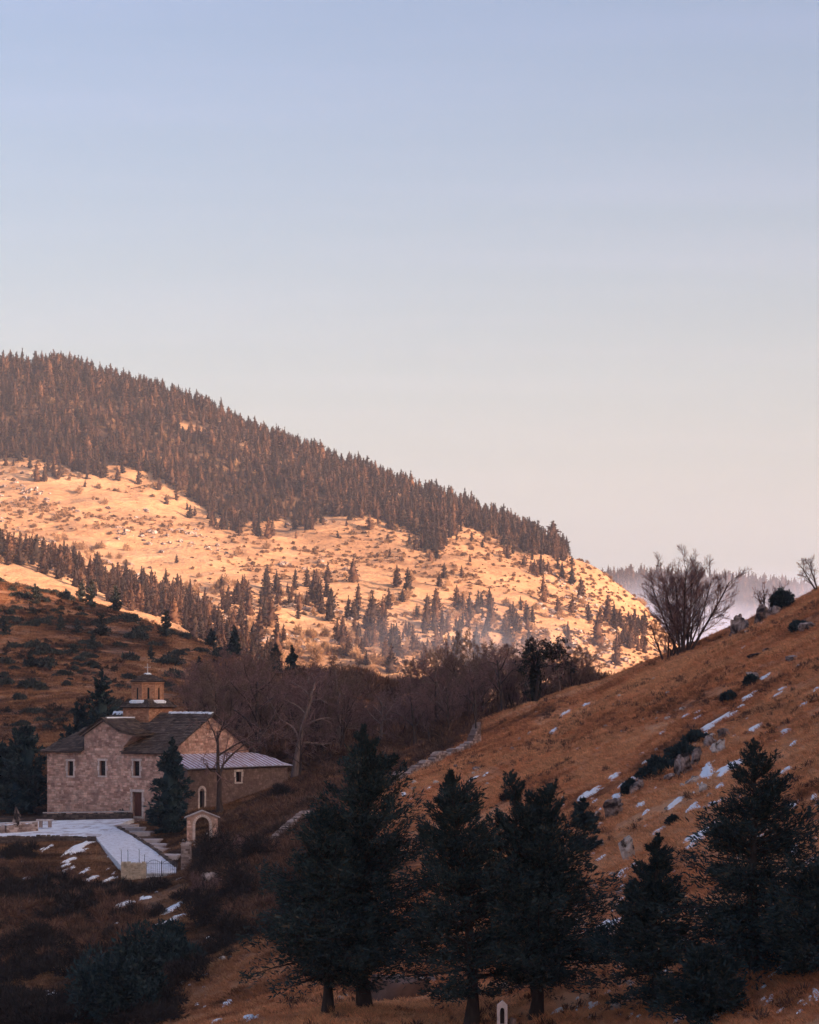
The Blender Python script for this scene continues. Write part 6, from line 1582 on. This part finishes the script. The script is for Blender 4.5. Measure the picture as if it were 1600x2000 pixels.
# ---------------------------------------------------------------- snow patches
SNOW = [(1105, 1394, 26, 7), (1083, 1427, 24, 9), (1148, 1376, 22, 6), (1405, 1406, 60, 9), (1388, 1421, 26, 11), (1476, 1421, 32, 9), (1535, 1428, 20, 12), (1550, 1453, 14, 8), (1296, 1430, 16, 5), (1129, 1463, 12, 5), (1272, 1497, 30, 9), (1260, 1489, 10, 6), (1203, 1517, 24, 12), (1227, 1528, 44, 11), (1206, 1557, 30, 13), (1153, 1552, 52, 11), (1163, 1564, 10, 5), (1382, 1507, 30, 26), (1425, 1502, 54, 20), (1440, 1492, 22, 14), (1536, 1505, 22, 14), (1407, 1535, 16, 9), (1253, 1571, 19, 8), (1262, 1586, 12, 8), (1318, 1569, 34, 7), (1325, 1563, 16, 9), (1352, 1579, 30, 9), (1360, 1574, 14, 13), (1390, 1571, 16, 8), (1405, 1567, 16, 6), (1417, 1561, 8, 5), (1550, 1576, 22, 12), (1593, 1559, 18, 14), (1287, 1624, 30, 5), (1376, 1626, 60, 12), (1366, 1640, 40, 11), (1350, 1654, 20, 5), (1175, 1677, 18, 8), (1217, 1704, 26, 8), (1242, 1689, 16, 10), (1553, 1662, 20, 15), (1582, 1684, 40, 7), (1198, 1804, 44, 18), (1262, 1790, 30, 8), (1295, 1785, 26, 10), (1330, 1845, 34, 8), (1300, 1835, 20, 6), (1260, 1826, 20, 8), (1480, 1640, 30, 8), (1450, 1675, 24, 6), (1500, 1660, 16, 7), (1090, 1976, 26, 6), (1227, 1950, 22, 9), (1162, 1964, 24, 5), (1215, 1925, 12, 5), (1200, 1905, 10, 6), (1180, 1880, 12, 5), (1200, 1862, 12, 6), (1385, 1994, 60, 7), (1325, 1994, 32, 7), (1595, 1943, 14, 18), (1545, 1868, 30, 6), (1580, 1882, 26, 6), (1300, 1900, 14, 5), (1430, 1780, 26, 8), (1440, 1798, 20, 6), (1520, 1780, 18, 6),
        (1497, 1321, 22, 7), (1489, 1217, 10, 5), (1461, 1362, 29, 8), (1446, 1381, 15, 4), (1529, 1346, 22, 5), (1519, 1357, 18, 5), (1570, 1376, 16, 5), (1596, 1346, 14, 7), (1340, 1398, 15, 3), (1362, 1392, 14, 3), (1367, 1400, 20, 3), (1560, 1300, 6, 4), (1452, 1265, 8, 3), (789, 1552, 10, 8), (871, 1564, 13, 10), (923, 1523, 16, 6), (949, 1513, 13, 5), (803, 1561, 10, 3), (885, 1560, 6, 4), (840, 1538, 8, 4),
        (93, 1657, 26, 6), (159, 1652, 46, 14), (150, 1662, 40, 10), (136, 1680, 26, 9), (128, 1691, 22, 7), (133, 1699, 26, 6), (165, 1703, 18, 10), (175, 1718, 38, 13), (210, 1720, 32, 6), (224, 1774, 62, 8), (250, 1766, 30, 6), (284, 1755, 24, 9), (341, 1772, 30, 12), (330, 1782, 22, 7), (325, 1803, 34, 7), (354, 1790, 32, 4), (172, 1811, 9, 3), (172, 1825, 10, 3), (175, 1845, 13, 4), (178, 1858, 5, 8), (175, 1871, 11, 3), (172, 1836, 8, 3), (178, 1890, 6, 3), (101, 1943, 22, 5), (86, 1940, 14, 4), (105, 1957, 10, 5), (3, 1950, 8, 8), (443, 1962, 18, 11), (487, 1988, 26, 12), (334, 1925, 11, 4), (330, 1932, 9, 4), (542, 1664, 28, 8), (366, 1713, 24, 4), (51, 1716, 14, 7), (425, 1995, 20, 5), (212, 1698, 8, 4), (222, 1706, 8, 4), (228, 1672, 6, 3), (236, 1680, 8, 4), (385, 1962, 8, 3), (745, 1908, 10, 5), (90, 1820, 6, 3)]
srng = np.random.default_rng(71)
# little leftovers between the big patches
extra = []
for i in range(120):
    px = srng.uniform(1080, 1600); py = srng.uniform(1400, 1990)
    if py < 1350 + (1600 - px) * .35: continue
    extra.append((px, py, srng.uniform(3, 9), srng.uniform(1.5, 4)))
for i in range(45): extra.append((srng.uniform(1120, 1290), srng.uniform(1790, 1990), srng.uniform(4, 12), srng.uniform(1.5, 3)))
for i in range(60): extra.append((srng.uniform(1200, 1600), srng.uniform(1760, 1990), srng.uniform(6, 18), srng.uniform(1.6, 3.6)))
for i in range(40): extra.append((srng.uniform(0, 520), srng.uniform(1660, 1990), srng.uniform(3, 8), srng.uniform(1.5, 3.5)))
BROKEN = []
for (px, py, w, h) in SNOW:
    if w > 17 and w > 1.5 * h:          # melting patches are several ragged strips
        BROKEN.append((px, py, w * .8, h * .62)); th_ = -R(29) if px > 700 else -R(20)
        for k in range(int(3 + w / 14)):
            a_, b_ = srng.uniform(-.55, .55) * w, srng.uniform(-.45, .45) * h
            BROKEN.append((px + a_ * math.cos(th_) - b_ * math.sin(th_), py + a_ * math.sin(th_) + b_ * math.cos(th_), w * srng.uniform(.22, .5), h * srng.uniform(.25, .5)))
    else: BROKEN.append((px, py, w, h))
SN = BROKEN + extra
ring = 26; ang = np.linspace(0, 2 * np.pi, ring, endpoint=False)
sv, sf, so = [], [], 0
allpx, allpy, meta = [], [], []
for (px, py, w, h) in SN:
    k = srng.uniform(0, 6.28, 6); amp = 1 + .22 * np.sin(2 * ang + k[0]) * 1 + .16 * np.sin(3 * ang + k[1]) + .13 * np.sin(5 * ang + k[2]) + .11 * np.sin(8 * ang + k[3]) + .09 * np.sin(11 * ang + k[4])
    th_ = -R(29) + srng.normal(0, .07) if px > 700 else -R(20) + srng.normal(0, .15)
    if w < h * 1.15: th_ *= .3
    if w > 1.4 * h: w, h = w * 1.22, h * .74
    ex_, ey_ = amp * np.cos(ang) * w * .55, amp * np.sin(ang) * h * .55 * (0.8 if w > 2 * h else 1)
    for fr_ in (1.0, .62):
        X = px + fr_ * (ex_ * math.cos(th_) - ey_ * math.sin(th_)); Y = py + fr_ * (ex_ * math.sin(th_) + ey_ * math.cos(th_)); allpx.append(X); allpy.append(Y)
    allpx.append(np.array([px])); allpy.append(np.array([py]))
AX, AY = np.concatenate(allpx), np.concatenate(allpy); HP, OK = near_hit(AX, AY)
st_ = 2 * ring + 1
for i in range(len(SN)):
    q = HP[i * st_:(i + 1) * st_].copy(); okk = OK[i * st_:(i + 1) * st_]
    if not okk.all() or np.ptp(q[:, 1]) > 25: continue
    c = q[-1, :2]; q[:, 2] = near_h(q[:, 0], q[:, 1])
    q[:ring, 2] -= .02; tk = .05 + .09 * min(1.0, SN[i][2] / 25.0); q[ring:2 * ring, 2] += tk; q[-1, 2] += tk * 1.2
    fs = [(j, (j + 1) % ring, ring + (j + 1) % ring, ring + j) for j in range(ring)] + [(ring + j, ring + (j + 1) % ring, 2 * ring) for j in range(ring)]
    sv.append(q); sf += [tuple(a + so for a in f) for f in fs]; so += st_
me = bpy.data.meshes.new('snow'); me.from_pydata(np.concatenate(sv).tolist(), [], sf); me.materials.append(MATS['snow']); me.polygons.foreach_set('use_smooth', [True] * len(me.polygons))
stuff(link('snow_patches', me), 'thin white patches of old snow on the hillside', 'snow')

# ---------------------------------------------------------------- grass, brambles, rubble
def tuft(seed, n, h, spread, w):
    rng = np.random.default_rng(seed); a = rng.uniform(0, 6.28, n); r = spread * rng.random(n) ** .6
    pos = np.stack([r * np.cos(a), r * np.sin(a), np.zeros(n)], 1); d = np.stack([np.cos(a) * .75, np.sin(a) * .75, np.full(n, 1.0)], 1) + rng.normal(size=(n, 3)) * .35; d[:, 2] = np.abs(d[:, 2]) * .8
    ln = h * rng.uniform(.5, 1.2, n); v, t = rhombi(pos, d, ln, np.full(n, w), rng); return np_mesh('grass_tuft', v, t, 'blade')
TU = [tuft(1, 16, .20, .26, .03), tuft(2, 20, .15, .32, .03), tuft(3, 14, .26, .2, .028)]
rg = np.random.default_rng(90)
n = 380000
D = np.sqrt(rg.uniform(92 ** 2, 300 ** 2, n)); px = rg.uniform(-30, 1640, n); x = (px - 800) / F * D; z = near_h(x, D); ppx, ppy = proj(x, D, z)
keep = (ppy < 2030) & (ppy > 1120)
cov = fbm(x / 7, D / 7, 33, 3); keep &= cov + rg.normal(0, .2, n) > -.30
fmk = flat_mask(x, D); keep &= ~((fmk > .3) & (px < 345) & in_poly(ppx, ppy, [(-100, 1595), (262, 1590), (350, 1690), (350, 1712), (230, 1700), (185, 1645), (-100, 1645)]))
for (sx, sy, w, h) in SNOW:
    th_ = R(29) if sx > 700 else R(20); dx_, dy_ = ppx - sx, ppy - sy; u = dx_ * math.cos(th_) - dy_ * math.sin(th_); v = dx_ * math.sin(th_) + dy_ * math.cos(th_)
    keep &= (u / (w * .5)) ** 2 + (v / (h * .5)) ** 2 > 1.0
idx = np.nonzero(keep)[0]; print('grass tufts', len(idx))
a = np.stack([x, D, z - .03], 1)[idx]
scatter('grass', a, rg.uniform(0, 6.28, len(a)), rg.uniform(.6, 1.35, len(a)) * np.where(D[idx] > 200, 1.15, 1.0), TU, 'short dry russet grass covering the hillsides', 'grass')
# coarser sward of the shaded hillside behind the church
n = 120000; D = np.sqrt(rg.uniform(285 ** 2, 525 ** 2, n)); px = rg.uniform(-30, 720, n); x = (px - 800) / F * D; z = near_h(x, D)
kk = fbm(x / 6, D / 6, 35, 3) + rg.normal(0, .2, n) > -.1; a = np.stack([x, D, z - .03], 1)[kk]
scatter('hillside_grass', a, rg.uniform(0, 6.28, len(a)), rg.uniform(1.0, 2.4, len(a)), TU, 'dull brown grass on the shaded hillside behind the church', 'grass')
# small scrub sprinkled over the same hillside
n = 9000; D = np.sqrt(rg.uniform(285 ** 2, 522 ** 2, n)); px = rg.uniform(-30, 640, n); x = (px - 800) / F * D; z = near_h(x, D)
kk = (fbm(x / 14, D / 20, 37, 3) + rg.normal(0, .15, n) > .16) & (rg.random(n) < .5); a = np.stack([x, D, z - .08], 1)[kk]; print('hillside scrub', len(a))
w, c = bush(806, 1.5, .8, n=150, spray=.36, lobes=9, asp=.2); H1 = np_mesh('scrub_mesh', c[0], c[1], 'bramble_dark'); w, c = bush(807, 1.4, .7, n=150, spray=.34, lobes=9, asp=.2); H2 = np_mesh('scrub_mesh', c[0], c[1], 'bramble')
scatter('hillside_scrub', a, rg.uniform(0, 6.28, len(a)), rg.uniform(.4, 1.3, len(a)), [H1, H2, H1, H2, JP[1][1]], 'small dark scrub dotted over the shaded hillside', 'scrub')
# brambles: brown tangle right of the church and over the gully
w, c = bush(801, 1.6, 1.1, n=260, spray=.5, lobes=6, asp=.09); B1 = np_mesh('bramble_mesh', c[0], c[1], 'bramble')
w, c = bush(802, 2.0, 1.5, n=320, spray=.6, lobes=7, asp=.08); B2 = np_mesh('bramble_mesh', c[0], c[1], 'bramble')
BR = [[(425, 1600), (480, 1578), (560, 1540), (640, 1500), (700, 1490), (760, 1535), (640, 1600), (600, 1660), (560, 1770), (480, 1830), (380, 1760), (370, 1700), (420, 1650)], [(560, 1500), (640, 1440), (900, 1400), (930, 1440), (780, 1515), (720, 1540)], [(0, 1690), (110, 1700), (230, 1735), (240, 1760), (360, 1850), (320, 1930), (180, 1960), (160, 1880), (0, 1900)]]
pts = []
n = 16000; D = rg.uniform(130, 300, n); px = rg.uniform(-20, 950, n); x = (px - 800) / F * D; z = near_h(x, D); ppx, ppy = proj(x, D, z)
k0 = in_poly(ppx, ppy, BR[0]) & (rg.random(n) < .95); k1 = in_poly(ppx, ppy, BR[1]) & (D > 236) & (rg.random(n) < .8); k2 = in_poly(ppx, ppy, BR[2]) & (rg.random(n) < .35)
kk = (k0 | k1 | k2) & ~((ppx > 340) & (ppx < 425) & (D > 212) & (D < 232))
a = np.stack([x, D, z - .1], 1)[kk]; print('brambles', len(a))
scatter('brambles', a, rg.uniform(0, 6.28, len(a)), rg.uniform(.35, .85, len(a)), [B1, B2], 'brown leafless bramble tangle on the slope by the church', 'brambles')
# darker scrub on the bank under the court and along the gully
w, c = bush(803, 1.8, 1.2, n=300, spray=.45, lobes=9, asp=.12); B3 = np_mesh('bramble_mesh', c[0], c[1], 'bramble_dark')
n = 14000; D = rg.uniform(120, 235, n); px = rg.uniform(-20, 560, n); x = (px - 800) / F * D; z = near_h(x, D); ppx, ppy = proj(x, D, z)
kk = (ppy < 2010) & (ppy > 1655) & (fbm(x / 8, D / 8, 19, 3) + rg.normal(0, .12, n) > .02) & (rg.random(n) < .5 * np.clip((560 - (ppy - 1790) * 1.23 + 30 + 90 * fbm(x / 6, D / 6, 29, 2) - ppx) / 130, 0, 1)) & ~in_poly(ppx, ppy, [(60, 1640), (232, 1650), (236, 1735), (150, 1735), (80, 1700)]) & ~in_poly(ppx, ppy, [(225, 1640), (385, 1640), (385, 1735), (225, 1735)])
for (sx, sy, w, h) in SNOW:
    if sx < 700: kk &= np.hypot((ppx - sx) / (w * .62), (ppy - sy - 6) / (h * .8 + 8)) > 1.0
a = np.stack([x, D, z - .1], 1)[kk]; print('dark scrub', len(a))
scatter('dark_scrub', a, rg.uniform(0, 6.28, len(a)), rg.uniform(.3, .95, len(a)), [B3, B3], 'dark leafless scrub on the bank below the church court', 'scrub')
# tussocks and heather clumps that roughen the open hill
w, c = bush(804, .9, .42, n=90, spray=.26, lobes=6, asp=.14); B4 = np_mesh('tussock_mesh', c[0], c[1], 'blade'); w, c = bush(805, .9, .36, n=90, spray=.22, lobes=6, asp=.2); B5 = np_mesh('heather_mesh', c[0], c[1], 'bramble')
n = 30000; D = np.sqrt(rg.uniform(95 ** 2, 290 ** 2, n)); px = rg.uniform(560, 1640, n); x = (px - 800) / F * D; z = near_h(x, D); ppx, ppy = proj(x, D, z)
kk = (ppy < 2030) & (fbm(x / 5, D / 9, 23, 4) + rg.normal(0, .1, n) > .12)
for (sx, sy, w, h) in SNOW:
    kk &= np.hypot((ppx - sx) / (w * .6), (ppy - sy) / (w * .6)) > 1.0
a = np.stack([x, D, z - .04], 1)[kk]; print('tussocks', len(a))
scatter('tussocks', a, rg.uniform(0, 6.28, len(a)), rg.uniform(.35, 1.15, len(a)), [B4, B4, B5], 'rough grass tussocks and heather clumps on the brown hill', 'tussocks')
# the wood's understorey
n = 5000; D = rg.uniform(258, 400, n); px = rg.uniform(380, 1190, n); x = (px - 800) / F * D; z = near_h(x, D); ppx, ppy = proj(x, D, z)
kk = (ppx > 590) | (D > 275); kk &= ~((px > 930) & (D < 274)); kk &= rg.random(n) < .5; a = np.stack([x, D, z - .1], 1)[kk]
scatter('undergrowth', a, rg.uniform(0, 6.28, len(a)), rg.uniform(.8, 1.9, len(a)), [B1, B2], 'brown leafless undergrowth filling the thicket', 'undergrowth')
# loose stones
rs_ = [rock_mesh(900 + i, .5, .4, .26, 'rock_pale' if i else 'rock', 2) for i in range(3)]
n = 2600; px = rg.uniform(0, 1600, n); D = np.sqrt(rg.uniform(95 ** 2, 250 ** 2, n)); x = (px - 800) / F * D; z = near_h(x, D); ppx, ppy = proj(x, D, z)
den = fbm(x / 9, D / 9, 61, 3); kk = (ppy < 2010) & ((den > .28) | (in_poly(ppx, ppy, [(1120, 1820), (1260, 1800), (1280, 1960), (1100, 1990)]) & (rg.random(n) < .8)) | (in_poly(ppx, ppy, [(780, 1540), (960, 1480), (980, 1530), (820, 1600)]) & (rg.random(n) < .9))); kk &= ~((ppx < 350) & (ppy < 1710) & (ppy > 1580))
a = np.stack([x, D, z - .02], 1)[kk]
scatter('loose_stones', a, rg.uniform(0, 6.28, len(a)), rg.uniform(.25, 1.0, len(a)) ** 1.6 * 1.2, rs_, 'loose pale stones scattered in the hillside grass', 'stones')
